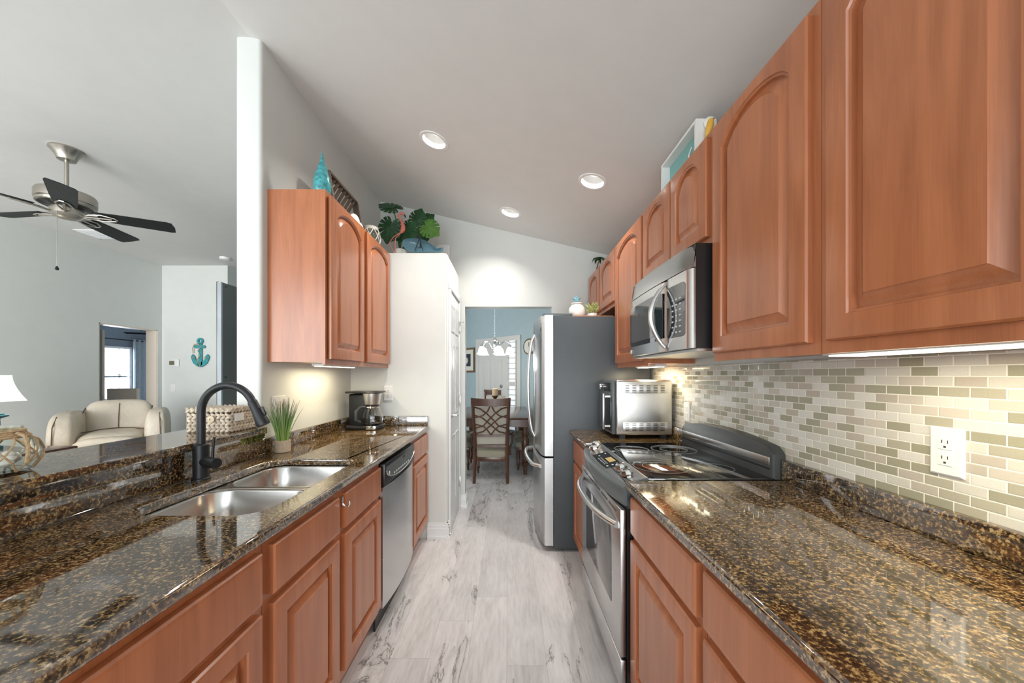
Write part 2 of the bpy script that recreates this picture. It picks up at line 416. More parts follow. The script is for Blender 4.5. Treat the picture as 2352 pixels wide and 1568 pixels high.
def P(px, py, Y): return Vector(((px - CX) * Y / FPX, Y, CH + (CY - py) * Y / FPX))
def arc(n, a0, a1): return [a0 + (a1 - a0) * i / (n - 1) for i in range(n)]
def rrect(x0, x1, y0, y1, r, n=6):
    pts = []
    for cx, cy, a in ((x1 - r, y1 - r, 0), (x0 + r, y1 - r, 90), (x0 + r, y0 + r, 180), (x1 - r, y0 + r, 270)):
        for t in arc(n, a, a + 90): pts.append((cx + r * math.cos(R(t)), cy + r * math.sin(R(t))))
    return pts

# ------------------------------------------------------------------ the setting
XW, XL = 1.094, -1.285             # kitchen right wall and left wall faces
YP, YB = 2.97, 3.66                # pantry front, back wall front
def zc(x): return 2.757 - 0.2357 * x if x > -1.346 else 3.0743
struct(MB().box(-10, 3, -3, 10, -0.06, 0).build('floor', 'floor'))
cans = [(-0.4956, 2.42), (0.5624, 2.46), (0.0116, 3.22)]
RC = 0.078
hol = [[(x + RC * math.cos(2 * PI * i / 28), y + RC * math.sin(2 * PI * i / 28)) for i in range(28)] for x, y in cans]
b = MB(); b.holed([(-1.346, -3), (1.3, -3), (1.3, 10), (-1.346, 10)], hol, 0, 0.03, lambda x, y, z: 2.757 - 0.2357 * x + z)
struct(b.build('ceiling', 'ceiling'))
struct(MB().box(-10, -1.346, -3, 10, 3.0743, 3.12).build('ceiling_living', 'ceiling'))
struct(MB().box(XW, XW + 0.12, -3, 6.2, 0, zc(XW) + 0.02).build('wall_right', 'wall'))
struct(MB().box(1.083, XW, -0.6, 2.735, 0.90, 1.377).build('trim_backsplash', 'tile'))
# back wall with the dining opening, raked top
def xz(u, v, d): return (u, d, v)
b = MB()
OX0, OX1, OZ = -0.44, 0.431, 2.008
b.prism([(-1.418, 0), (OX0, 0), (OX0, zc(OX0) + .01), (-1.346, 3.08), (-1.418, 3.08)], YB, YB + 0.12, xz)
b.prism([(OX1, 0), (XW, 0), (XW, zc(XW) + .01), (OX1, zc(OX1) + .01)], YB, YB + 0.12, xz)
b.prism([(OX0, OZ), (OX1, OZ), (OX1, zc(OX1) + .01), (OX0, zc(OX0) + .01)], YB, YB + 0.12, xz)
struct(b.build('wall_back', 'wall'))
# wing wall between kitchen and living room, rounded end
b = MB()
r = 0.018
ol = [(XL, YB), (XL, 1.894 + r)] + [(XL - r + r * math.cos(R(t)), 1.894 + r + r * math.sin(R(t))) for t in arc(6, 0, -90)] + \
     [(-1.418 + r + r * math.cos(R(t)), 1.894 + r + r * math.sin(R(t))) for t in arc(6, -90, -180)] + [(-1.418, YB)]
b.loops([[(x, y, 0) for x, y in ol], [(x, y, zc(max(x, -1.346)) + 0.004) for x, y in ol]])
struct(b.build('wall_left', 'wall'))
struct(MB().box(-1.42, -1.277, -1.0, 1.90, 0, 1.026).build('wall_bar', 'wall'))
# pantry closet block
b = MB()
r = 0.02; PX = -0.50
ol = [(XL, YB), (XL, YP), (PX - r, YP)] + [(PX - r + r * math.cos(R(t)), YP + r + r * math.sin(R(t))) for t in arc(6, -90, 0)] + [(PX, YB)]
b.loops([[(x, y, 0) for x, y in ol], [(x, y, 2.30) for x, y in ol], [(x - (.012 if x > -.6 else 0), y + (.012 if y < 3 else 0), 2.318) for x, y in ol]])
struct(b.build('wall_pantry', 'wall'))
# living room walls
b = MB()
b.box(-5.72, -5.55, -3, 4.95, 0, 3.08); b.box(-5.72, -5.55, 5.78, 9.4, 0, 3.08); b.box(-5.72, -5.55, 4.95, 5.78, 2.035, 3.08)
struct(b.build('wall_living_left', 'wall'))
struct(MB().box(-5.55, -4.5, 5.85, 5.97, 0, 3.08).build('wall_living_back', 'wall'))
struct(MB().box(-4.62, -4.5, 5.97, 9.4, 0, 3.08).build('wall_hall', 'wall'))
struct(MB().box(-4.5, -2.6, 7.9, 8.0, 0, 3.08).build('wall_hall_back', 'wall'))
# cream lining of the bedroom opening
b = MB()
b.box(-5.722, -5.556, 5.765, 5.782, 0, 2.035); b.box(-5.722, -5.556, 4.948, 4.965, 0, 2.035); b.box(-5.722, -5.556, 4.948, 5.782, 2.02, 2.037)
struct(b.build('trim_bedroom_opening', 'cream'))
# bedroom
b = MB()
b.box(-9.12, -9.0, 4, 7.45, 0, 3.0); b.box(-9.12, -9.0, 8.70, 9.5, 0, 3.0); b.box(-9.12, -9.0, 7.45, 8.70, 1.98, 3.0); b.box(-9.12, -9.0, 7.45, 8.70, 0, 0.75)
struct(b.build('wall_bedroom_left', 'greyblue'))
struct(MB().box(-9.0, -5.72, 9.3, 9.4, 0, 3.0).build('wall_bedroom_back', 'greyblue'))
struct(MB().box(-9.0, -5.72, 4.3, 4.4, 0, 3.0).build('wall_bedroom_front', 'greyblue'))
w = struct(MB().box(-9.03, -8.975, 7.45, 7.50, 0.75, 1.98).box(-9.03, -8.975, 8.65, 8.70, 0.75, 1.98).box(-9.03, -8.975, 7.5, 8.65, 1.93, 1.98)
       .box(-9.03, -8.975, 7.5, 8.65, 0.75, 0.80).box(-9.05, -9.0, 7.5, 8.65, 1.28, 1.33).box(-9.05, -9.0, 8.42, 8.47, .8, 1.93).build('window_1', 'blind'))
b = MB()
for i in range(30):
    z = 0.83 + i * 0.037
    b.box(-0.022, 0.022, 7.52, 8.63, -0.0012, 0.0012, mat=Matrix.Translation((-8.985, 0, z)) @ Matrix.Rotation(R(12), 4, 'Y'))
b.build('blind', 'blind', w)
# dining room walls: the angled entry wall
D0, D1 = Vector((-2.4, 9.434, 0)), Vector((1.15, 5.711, 0))
du = (D1 - D0).normalized(); dn = Vector((-du.y, du.x, 0)) * -1   # dn points to the camera side
if dn.y > 0: dn = -dn
def W(t, d, z): return D0 + du * t + dn * d + Vector((0, 0, z))
def tx(px):   # parameter along the angled wall seen at picture column px
    k = (px - CX) / FPX
    return (k * D0.y - D0.x) / (du.x - k * du.y)
LW = (D1 - D0).length
b = MB()
b.loops([[W(0, 0, 0), W(LW, 0, 0), W(LW, -0.1, 0), W(0, -0.1, 0)], [W(0, 0, 3.07), W(LW, 0, zc(1.15)), W(LW, -0.1, zc(1.15)), W(0, -0.1, 3.07)]])
struct(b.build('wall_dining_entry', 'blue'))
struct(MB().box(-2.55, -2.42, 3.78, 9.6, 0, 3.08).build('wall_dining_left', 'blue'))
struct(MB().box(XW - 0.012, XW, 3.78, 5.75, 0, 2.49).build('wall_dining_right', 'blue'))

# baseboards (stepped)
def bb_box(bm, x0, x1, y0, y1, nx, ny):
    for z0, z1, d in ((0, 0.022, 0.022), (0.0, 0.085, 0.015), (0.085, 0.105, 0.011), (0.105, 0.125, 0.006)):
        bm.box(x0 - (d if nx < 0 else 0), x1 + (d if nx > 0 else 0), y0 - (d if ny < 0 else 0), y1 + (d if ny > 0 else 0), z0, z1)
b = MB()
bb_box(b, -0.66, PX, YP, YP + 0.02, 1, -1)
bb_box(b, PX - .01, PX, YP, YP + 0.055, 1, 0)
struct(b.build('baseboard_pantry', 'trim'))
b = MB()
bb_box(b, -0.50, OX0, YB, YB + 0.12, 1, -1)
struct(b.build('baseboard_back', 'trim'))
# pantry door on the aisle side: casing, six panel leaf, hinges, lever
b = MB()
b.box(PX, PX + 0.018, 3.025, 3.075, 0, 2.09, .004); b.box(PX, PX + 0.018, 3.60, 3.645, 0, 2.09, .004); b.box(PX, PX + 0.020, 3.02, 3.65, 2.04, 2.10, .004)
d1 = struct(b.build('door_1', 'trim'))
b = MB()
Y0, Y1 = 3.078, 3.597
b.box(PX - 0.002, PX + 0.006, Y0, Y1, 0.012, 2.036, 0.002)
cwid = (Y1 - Y0)
for z0, z1 in ((0.22, 0.80), (0.98, 1.60), (1.70, 1.93)):
    for a, c_ in ((0.09, 0.46), (0.54, 0.91)):
        ya, yb = Y0 + cwid * a, Y0 + cwid * c_
        f = lambda i, d: [(PX + d, ya + i, z0 + i), (PX + d, yb - i, z0 + i), (PX + d, yb - i, z1 - i), (PX + d, ya + i, z1 - i)]
        b.loops([f(0, 0.004), f(0, 0.012), f(0.010, 0.012), f(0.02, 0.007), f(0.045, 0.012), f(0.05, 0.013)])
leaf = b.build('door_leaf', 'trim', d1)
for z in (0.28, 1.08, 1.80):
    MB().box(PX + 0.004, PX + 0.026, 3.588, 3.604, z - 0.05, z + 0.05, .002).build('door_hinge', 'steelh', d1)
MB().lathe([(0.026, 0), (0.026, 0.008), (0.011, 0.012), (0.011, 0.05)], (0, 0, 0), 16, mat=Matrix.Translation((PX + 0.006, 3.125, 0.98)) @ Matrix.Rotation(R(90), 4, 'Y')) \
    .tube([(PX + .052, 3.122, .98), (PX + .056, 3.15, .98), (PX + .054, 3.19, .981), (PX + .05, 3.225, .979)], [.009, .009, .008, .007], 8).build('door_handle', 'steelh', d1)
MB().tube([(PX + .02, 3.60, 1.845), (PX + .05, 3.605, 1.845), (PX + .055, 3.605, 1.845)], [.004, .004, .008], 6).build('door_stop', 'steelh', d1)
# bedroom door edge with latch
d2 = struct(MB().box(-7.0, -6.25, 5.62, 5.655, 0.01, 2.02).build('door_2', 'cream'))
MB().box(-6.252, -6.246, 5.625, 5.65, 0.95, 1.01).build('door_latch', 'nickel', d2)

# entry door, sidelight with shutters in the angled wall
ta, tb, tc, td = tx(1101), tx(1160), tx(1168), tx(1188)
b = MB()
def wbox(bm, t0, t1, d0, d1, z0, z1):
    bm.loops([[W(t0, d0, z0), W(t1, d0, z0), W(t1, d1, z0), W(t0, d1, z0)], [W(t0, d0, z1), W(t1, d0, z1), W(t1, d1, z1), W(t0, d1, z1)]])
wbox(b, ta - 0.09, ta, 0, 0.02, 0, 2.04); wbox(b, tb, tc, 0, 0.02, 0, 2.04); wbox(b, td, td + 0.10, 0, 0.02, 0, 2.04); wbox(b, ta - 0.09, td + 0.10, 0, 0.022, 1.97, 2.06)
d3 = struct(b.build('door_3', 'doorw'))
b = MB(); wbox(b, ta, tb, 0, 0.008, 0.02, 1.97)
wd_ = tb - ta
for z0, z1 in ((0.2, 0.75), (0.9, 1.62), (1.70, 1.88)):
    for a, c_ in ((0.1, 0.45), (0.55, 0.9)):
        t0, t1 = ta + wd_ * a, ta + wd_ * c_
        f = lambda i, d: [W(t0 + i, d, z0 + i), W(t1 - i, d, z0 + i), W(t1 - i, d, z1 - i), W(t0 + i, d, z1 - i)]
        b.loops([f(0, 0.006), f(0, 0.014), f(0.012, 0.014), f(0.025, 0.008), f(0.05, 0.014)])
b.build('door_leaf', 'doorw', d3)
b = MB(); b.lathe([(0.028, 0), (0.03, 0.02), (0.018, 0.03)], (0, 0, 0), 16, mat=Matrix.Translation(W(tb - 0.09, 0.008, 1.11)) @ dn.to_track_quat('Z', 'Y').to_matrix().to_4x4())
b.build('deadbolt', 'nickel', d3)
b = MB(); wbox(b, tc, td, 0.002, 0.006, 0.3, 1.97)
w2 = struct(b.build('window_2', plain('daylit_sidelight', (0.85, 0.9, 0.95), 0.3, var=0.01, emit=0.35, ecol=(0.85, 0.93, 1.0))))
b = MB()
for i in range(17):
    z = 0.36 + i * 0.098
    wbox(b, tc, td, 0.008, 0.03, z, z + 0.016)
wbox(b, tc, tc + .03, 0.008, 0.03, .3, 1.97); wbox(b, td - .03, td, 0.008, 0.03, .3, 1.97); wbox(b, tc, td, 0.008, 0.032, 1.12, 1.2)
b.build('shutter', 'doorw', w2)

# ------------------------------------------------------------------ cabinet doors
def door_panel(bm, f, w, h, rise=0.0, th=0.021, fr=0.055, flat=False, n=15, frt=None):
    """raised panel door; f(u,v,d)->xyz, u across, v up, d outward"""
    def loop(ins, d, rs, hh=None):
        x0, x1, y0, y1 = ins, w - ins, ins, h - ins + (fr - frt if (frt and ins >= fr) else 0)
        pts = [(x0, y0), (x1, y0)]
        c, hw = w / 2, (x1 - x0) / 2
        k = 0.86; den = 1 - math.sqrt(1 - k)
        for i in range(n):
            t = 1 - 2 * i / (n - 1)
            dz = rs * (1 - math.sqrt(1 - k * t * t)) / den
            pts.append((c + hw * t, y1 - dz))
        return [f(u, v, d) for u, v in pts]
    if flat:
        lps = [loop(0, 0, 0), loop(0, th - 0.006, 0), loop(0.004, th - 0.001, 0), loop(0.010, th, 0), loop(0.013, th, 0)]
    else:
        lps = [loop(0, 0, 0), loop(0, th - 0.006, 0), loop(0.004, th - 0.001, 0), loop(0.010, th, 0),
               loop(fr, th, rise), loop(fr + 0.002, th - 0.005, rise), loop(fr + 0.007, th - 0.007, rise), loop(fr + 0.0085, th - 0.0185, rise),
               loop(fr + 0.012, th - 0.0185, rise), loop(fr + 0.038, th - 0.004, rise * 0.92), loop(fr + 0.040, th - 0.001, rise * 0.92)]
    bm.loops(lps)
    return bm

def base_cab(side, y0, y1, doors, drawers, label, top=0.880, zd=(0.145, 0.69), zr=(0.715, 0.853), xback=None):
    sg = 1 if side == 'R' else -1
    xf, xd = (0.486, 0.466) if side == 'R' else (-0.670, -0.650)
    xb = xback if xback is not None else (1.07 if side == 'R' else -1.25)
    t = thing('base_cabinet', label, 'cabinet', ((xf + xb) / 2, (y0 + y1) / 2, 0), 'base cabinets under the granite counters')
    b = MB()
    a, c_ = sorted((xf, xf + sg * 0.02)); b.box(a, c_, y0, y1, 0.105, top)
    a, c_ = sorted((xf + sg * 0.02, xb))
    b.box(a, c_, y0, y0 + 0.016, 0.105, top); b.box(a, c_, y1 - 0.016, y1, 0.105, top); b.box(a, c_, y0 + .016, y1 - .016, 0.105, 0.12)
    b.build('cabinet_body', 'cherry', t)
    a, c_ = sorted((xf + sg * 0.055, xf + sg * 0.07)); MB().box(a, c_, y0, y1, 0.0, 0.105).build('toe_kick', 'cherry', t)
    for ya, yb in doors:
        b = MB(); f = lambda u, v, d: (xf - sg * d, ya + u, zd[0] + v)
        door_panel(b, f, yb - ya, zd[1] - zd[0]); b.build('cabinet_door', 'cherry', t)
    for ya, yb in drawers:
        b = MB(); f = lambda u, v, d: (xf - sg * d, ya + u, zr[0] + v)
        door_panel(b, f, yb - ya, zr[1] - zr[0], flat=True); b.build('drawer_front', 'cherry', t)
    return t
base_cab('R', 0.895, 1.424, [(0.919, 1.408)], [(0.919, 1.408)], 'cherry base cabinet right beside the range on the near side')
base_cab('R', 0.10, 0.893, [(0.13, 0.50), (0.51, 0.882)], [(0.13, 0.882)], 'cherry base cabinet nearest the camera under the right counter')
base_cab('R', 2.192, 2.70, [(2.21, 2.64)], [(2.21, 2.64)], 'narrow cherry base cabinet between the range and the refrigerator')
base_cab('L', 0.992, 1.878, [(1.016, 1.408), (1.457, 1.863)], [(1.016, 1.408), (1.457, 1.863)], 'cherry sink base cabinet with two doors below the steel sink')
base_cab('L', 0.35, 0.990, [(0.38, 0.968)], [(0.38, 0.968)], 'cherry base cabinet at the lower left corner of the picture')
base_cab('L', 2.482, 2.965, [(2.50, 2.945)], [(2.50, 2.945)], 'cherry base cabinet between the dishwasher and the pantry wall')

def upper_cab(side, y0, y1, z0, z1, doors, label, rise=0.07, light=False, gap=0.0, zdoor=None):
    sg = 1 if side == 'R' else -1
    xf = 0.798 if side == 'R' else -0.977
    xb = XW if side == 'R' else XL
    if side == 'R': xb = 1.0825 if z0 < 1.37 else XW
    t = thing('wall_cabinet', label, 'cabinet', ((xf + xb) / 2, (y0 + y1) / 2, z0), 'cherry wall cabinets')
    b = MB()
    a, c_ = sorted((xf + sg * 0.018, xb - sg * 0.001)); b.box(a, c_, y0, y1, z0 + 0.014, z1)
    a, c_ = sorted((xf, xf + sg * 0.018)); b.box(a, c_, y0, y1, z0, z1)
    b.build('cabinet_body', 'cherry', t)
    za, zb = zdoor or (z0 + 0.03, z1 - 0.022)
    for ya, yb in doors:
        b = MB(); f = lambda u, v, d: (xf - sg * (d + gap), ya + u, za + v)
        door_panel(b, f, yb - ya, zb - za, rise, fr=0.058 if yb - ya > .38 else 0.052, frt=0.036); b.build('cabinet_door', 'cherry', t)
    return t
upper_cab('R', 0.07, 0.932, 1.378, 2.288, [(0.10, 0.483), (0.497, 0.902)], 'large cherry wall cabinet at the right edge of the picture', rise=0.066)
upper_cab('R', 0.934, 1.418, 1.378, 2.288, [(0.958, 1.402)], 'single door cherry wall cabinet right of the microwave', rise=0.066)
upper_cab('R', 1.42, 2.145, 1.842, 2.288, [(1.447, 1.766), (1.780, 2.130)], 'short two door cherry wall cabinet above the microwave', rise=0.066)
upper_cab('R', 2.147, 2.702, 1.378, 2.288, [(2.160, 2.688)], 'tall cherry wall cabinet between microwave and refrigerator', rise=0.066)
upper_cab('R', 2.704, 3.60, 1.845, 2.288, [(2.714, 3.135), (3.165, 3.58)], 'two door cherry wall cabinet over the refrigerator', rise=0.066)
upper_cab('L', 1.945, 2.962, 1.380, 2.312, [(1.968, 2.412), (2.463, 2.932)], 'cherry wall cabinet on the left wall above the coffee maker', rise=0.066, gap=0.006)
# under-cabinet strip lights
def strip(y0, y1, x0, x1, z, label, power):
    t = thing('strip_light', label, 'light', ((x0 + x1) / 2, (y0 + y1) / 2, z), 'under cabinet lights')
    MB().box(x0, x1, y0, y1, z - 0.004, z + 0.012, .002).build('housing', 'white', t)
    MB().box(x0 + .01, x1 - .01, y0 + .01, y1 - .01, z - 0.0075, z - 0.003).build('lens', 'striplens', t)
    area('strip_lamp', ((x0 + x1) / 2, (y0 + y1) / 2, z - 0.012), x1 - x0 - .02, power, (1, 0.86, 0.58), (0, 0, 0), y1 - y0 - 0.02)
strip(0.12, 0.965, 0.825, 0.93, 1.3795, 'long glowing strip light under the cabinet by the right edge', 3.2)
strip(2.25, 2.60, 0.90, 0.97, 1.3795, 'small strip light under the cabinet above the toaster oven', 2.2)
strip(2.15, 2.62, -1.16, -1.09, 1.3815, 'small strip light under the left wall cabinet', 2.0)

# ------------------------------------------------------------------ counters
def counter(name, outer, holes, label, z0=0.882, z1=0.914, bev=0.009):
    ys = [p[1] for p in outer]; xs = [p[0] for p in outer]
    t = thing(name, label, 'countertop', ((min(xs) + max(xs)) / 2, (min(ys) + max(ys)) / 2, z0), 'granite tops')
    b = MB(); b.holed(outer, holes, z0, z1)
    b.build('stone_slab', 'granite', t, bevel=bev, seg=3)
    return t
t = counter('countertop', [(0.448, -0.55), (1.082, -0.55), (1.082, 1.424), (0.448 + .012, 1.424), (0.448, 1.412)], [], 'granite countertop in the right foreground beside the range')
MB().box(1.060, 1.083, -0.55, 1.424, 0.9145, 0.993, .003).build('backsplash_strip', 'granite', t)
t = counter('countertop', [(0.448 + .03, 2.735), (0.448, 2.70), (0.448, 2.190), (1.082, 2.190), (1.082, 2.735)], [], 'small granite countertop piece under the toaster oven')
MB().box(1.060, 1.083, 2.190, 2.735, 0.9145, 0.993, .003).build('backsplash_strip', 'granite', t)
hole = rrect(-1.148, -0.735, 1.076, 1.785, 0.085, 8)
t = counter('countertop', [(-0.64, -0.55), (-0.64, 2.93), (-0.665, 2.968), (-1.283, 2.968), (-1.283, 1.90), (-1.256, 1.90), (-1.256, -0.55)], [hole], 'long granite countertop around the sink on the left')
MB().box(-1.284, -1.263, 1.90, 2.968, 0.9145, 0.993, .003).build('backsplash_strip', 'granite', t)
MB().box(-1.263, -0.655, 2.948, 2.969, 0.9145, 0.993, .003).build('backsplash_strip', 'granite', t)
o = MB().box(-1.2765, -1.256, -0.55, 1.885, 0.9145, 1.0265, .002).build('riser_panel', 'granite', origin=(-1.266, .67, .9145)); tag(o, 'long upright granite panel behind the sink below the bar top', 'backsplash')
b = MB(); b.holed([(-1.235, -0.6), (-1.235, 1.87), (-1.25, 1.884), (-1.57, 1.884), (-1.59, 1.86), (-1.59, -0.6)], [], 1.0272, 1.0572)
o = b.build('bar_top', 'granite', origin=(-1.41, .6, 1.0272), bevel=0.007, seg=3); tag(o, 'raised granite bar top holding the basket and glass jar', 'countertop')

# ------------------------------------------------------------------ sink and faucet
t = thing('kitchen_sink', 'double bowl stainless steel sink set under the granite', 'sink', (-0.94, 1.43, 0.68))
def bowl(y0, y1, x0, x1):
    lps = []
    for ins, z, rr in ((-0.012, 0.880, .09), (0.0, 0.879, .085), (0.004, 0.872, .083), (0.012, 0.74, .08), (0.022, 0.712, .07), (0.045, 0.70, .06), (0.13, 0.697, .02)):
        lps.append([(x, y, z) for x, y in rrect(x0 + ins, x1 - ins, y0 + ins, y1 - ins, rr, 8)])
    return MB().loops(lps, cap0=False)
bowl(1.070, 1.425, -1.150, -0.738).build('basin', 'sinksteel', t, angle=60)
bowl(1.455, 1.790, -1.150, -0.738).build('basin', 'sinksteel', t, angle=60)
b = MB(); b.holed(rrect(-1.19, -0.70, 1.03, 1.83, .06, 6), [rrect(-1.147, -0.741, 1.073, 1.422, .083, 8), rrect(-1.147, -0.741, 1.458, 1.787, .083, 8)], 0.8755, 0.8792)
b.build('sink_rim', 'sinksteel', t)
for y in (1.25, 1.62):
    MB().lathe([(0.045, 0), (0.043, 0.004), (0.03, 0.002), (0.0, -0.001)], (-0.95, y, 0.6985), 20).build('drain', 'steelh', t)

t = thing('kitchen_faucet', 'matte black pull down faucet with a high arch by the sink', 'faucet', (-1.212, 1.44, 0.914))
fx, fy = -1.212, 1.44
MB().lathe([(0.031, 0), (0.031, 0.006), (0.0265, 0.009), (0.0265, 0.135), (0.020, 0.139), (0.016, 0.14)], (fx, fy, 0.914), 24).build('faucet_body', 'matteblack', t)
pts = [(fx, fy, 1.05), (fx, fy, 1.12), (fx, fy, 1.175)]
for a in arc(17, 180, 22): pts.append((fx + 0.105 + 0.105 * math.cos(R(a)), fy, 1.178 + 0.105 * math.sin(R(a))))
MB().tube(pts, 0.0145, 14).build('spout', 'matteblack', t)
e = Vector(pts[-1]); dr = (Vector(pts[-1]) - Vector(pts[-2])).normalized()
sh = MB().tube([e - dr * .004, e + dr * .002, e + dr * .012, e + dr * .045, e + dr * .09, e + dr * .1], [.016, .0175, .0175, .019, .0245, .0235], 18).build('spray_head', 'matteblack', t)
MB().box(-0.006, 0.006, -0.006, 0.006, -0.018, 0.018, .003, mat=Matrix.Translation(e + dr * .05 + Vector((.020, 0, .010))) @ Matrix.Rotation(R(-22), 4, 'Y')).build('spray_button', 'black', sh)
hb = Vector((fx, fy, 0.985)); hd = Vector((0.93, -0.37, 0.0)).normalized()
lv = MB().tube([hb, hb + hd * .03, hb + hd * .05, hb + hd * .052, hb + hd * .092, hb + hd * .096], [.014, .02, .0215, .021, .021, .019], 18).build('handle_hub', 'matteblack', t)
MB().tube([hb + hd * .07, hb + hd * .074 + Vector((0, 0, .05)), hb + hd * .082 + Vector((0, 0, .10))], [.005, .0048, .0045], 8).build('lever', 'matteblack', lv)

# hook on the false drawer front
o = MB().box(-0.668, -0.6495, 1.421, 1.434, .845, .8485).box(-0.6505, -0.648, 1.421, 1.434, .815, .8485) \
    .tube([(-.648, 1.428, .822), (-.640, 1.428, .812), (-.628, 1.428, .812), (-.622, 1.428, .822), (-.622, 1.428, .833)], .0035, 8).build('over_door_hook', 'chrome', origin=(-.65, 1.428, .81))
tag(o, 'small white metal hook on the cabinet frame below the sink', 'hook')

# ------------------------------------------------------------------ dishwasher
t = thing('dishwasher', 'stainless dishwasher with black control band left of the aisle', 'dishwasher', (-0.95, 2.18, 0))
MB().box(-1.22, -0.672, 1.886, 2.476, 0.105, 0.872).build('tub_body', 'black', t)
b = MB(); lps = []
for i in range(13):
    y = 1.888 + 0.586 * i / 12; s_ = (i / 12 - .5) * 2
    xf = -0.652 + 0.022 * (1 - s_ * s_)
    lps.append([(-0.672, y, 0.118), (xf, y, 0.118), (xf, y, 0.742), (-0.672, y, 0.742)])
b.loops(lps).build('door_panel', 'steel', t)
cb = MB().box(-0.672, -0.640, 1.888, 2.474, 0.746, 0.864, .004).build('control_band', 'black', t)
b = MB()
poly = [(1.905, .842), (2.457, .842)] + [(2.181 + .276 * math.cos(R(a)), .825 + .066 * math.sin(R(a))) for a in arc(15, 0, -180)]
b.prism(poly, -0.640, -0.6375, lambda u, v, d: (d, u, v)).build('control_inlay', 'slate', cb)
b = MB(); b.tube([(-0.637, 2.181 + .276 * math.cos(R(a)), .825 + .066 * math.sin(R(a))) for a in arc(25, -2, -178)], .003, 6).build('trim_arc', 'steelh', cb)
for i in range(8): MB().box(-.6376, -.6368, 2.03 + i * .04, 2.047 + i * .04, .778, .787).build('button_mark', 'print', cb)
MB().lathe([(.011, 0), (.011, .0012), (.009, .0016)], (0, 0, 0), 18, mat=Matrix.Translation((-.6376, 1.95, .802)) @ Matrix.Rotation(R(90), 4, 'Y')).build('round_badge', 'print', cb)
MB().box(-.6376, -.636, 2.2, 2.24, .826, .838).build('latch', 'black', cb)
MB().box(-0.70, -0.69, 1.886, 2.476, 0.0, 0.105).build('kick_plate', 'black', t)

# ------------------------------------------------------------------ range
t = thing('range_stove', 'slide in electric range with black glass cooktop and stainless oven door', 'stove', (0.75, 1.807, 0))
MB().box(0.462, 1.055, 1.430, 2.185, 0.085, 0.905).build('oven_body', 'black', t)
od = MB().box(0.437, 0.460, 1.434, 2.181, 0.215, 0.795, .005).build('oven_door', 'steel', t)
MB().box(0.4345, 0.4375, 1.56, 2.055, 0.36, 0.70, .001).build('oven_window', 'ovenglass', od)
b = MB()
for i in range(5): b.box(0.4355, 0.44, 1.49 + i * .135, 1.60 + i * .135, 0.768, 0.776)
b.build('door_vents', 'black', od)
pts = []
for i in range(15):
    s_ = -1 + 2 * i / 14
    pts.append((0.437 - 0.060 * (1 - abs(s_) ** 2.6) - 0.004, 1.807 + 0.345 * s_, 0.725))
MB().tube(pts, 0.0135, 12).build('oven_handle', 'steelh', od)
MB().box(0.437, 0.460, 1.434, 2.181, 0.09, 0.205, .005).build('storage_drawer', 'steel', t)
b = MB(); lps = []
for i in range(21):
    s_ = -1 + 2 * i / 20; y = 1.807 + 0.377 * s_
    xf = 0.447 - 0.042 * (1 - s_ * s_)
    lps.append([(0.545, y, 0.800), (0.545, y, 0.921), (0.535, y, 0.922), (xf + .016, y, 0.893), (xf + .004, y, 0.886), (xf, y, 0.876), (xf + .004, y, 0.835), (xf + .022, y, 0.80)])
cp = b.loops(lps).build('control_panel', 'slate', t)
def CPT(y, k, lift=0.0):
    s_ = (y - 1.807) / 0.377; xf = 0.447 - 0.042 * (1 - s_ * s_) + .016
    x = 0.535 + (xf - 0.535) * k; z = 0.922 + (0.893 - 0.922) * k
    nv = Vector((-0.029, 0, 0.5 * (0.535 - xf) * 2)).normalized()
    return Vector((x, y, z)) + nv * lift
def strip_on(y0, y1, k0, k1, l0, l1, n=8):
    bm = MB(); lps = []
    for i in range(n + 1):
        y = y0 + (y1 - y0) * i / n
        lps.append([CPT(y, k0, l0), CPT(y, k1, l0), CPT(y, k1, l1), CPT(y, k0, l1)])
    return bm.loops(lps)
strip_on(1.445, 2.17, 0.10, 0.97, -0.001, 0.0015, 16).build('steel_facing', 'steel', cp)
dsp = strip_on(1.66, 1.935, 0.16, 0.86, 0.001, 0.003).build('touch_display', 'blackglass', cp)
strip_on(1.735, 1.815, 0.25, 0.5, 0.0025, 0.004, 2).build('clock_readout', 'goldlcd', cp)
for i in range(6):
    for k in (0.62, 0.72):
        p = CPT(1.73 + i * .022, k, .0034); MB().box(p.x - .003, p.x + .003, p.y - .003, p.y + .003, p.z - .0006, p.z + .0006).build('key_mark', 'print', cp)
for y, k in ((1.69, .3), (1.69, .5), (1.90, .3), (1.885, .6), (1.69, .72)):
    p = CPT(y, k, .0034); MB().box(p.x - .004, p.x + .004, p.y - .007, p.y + .007, p.z - .0006, p.z + .0006).build('key_mark', 'print', cp)
for y, k in ((2.125, .30), (2.045, .58), (1.598, .42), (1.512, .50)):
    p = CPT(y, k, 0.0); nv = (CPT(y, k, 1.0) - p)
    q = nv.to_track_quat('Z', 'Y').to_matrix().to_4x4()
    bm = MB(); lps = []
    for rr, z in ((.020, 0), (.021, .004), (.0265, .007), (.0255, .016), (.021, .027), (.012, .030)):
        lps.append([p + (q @ Vector(((rr * (1.0 if i % 2 else .92)) * math.cos(2 * PI * i / 16), (rr * (1.0 if i % 2 else .92)) * math.sin(2 * PI * i / 16), z))) for i in range(16)])
    bm.loops(lps).build('knob', 'chrome', cp, angle=12)
ct = MB().box(0.545, 1.045, 1.430, 2.185, 0.906, 0.9195, .002).build('glass_cooktop', 'blackglass', t)
b = MB()
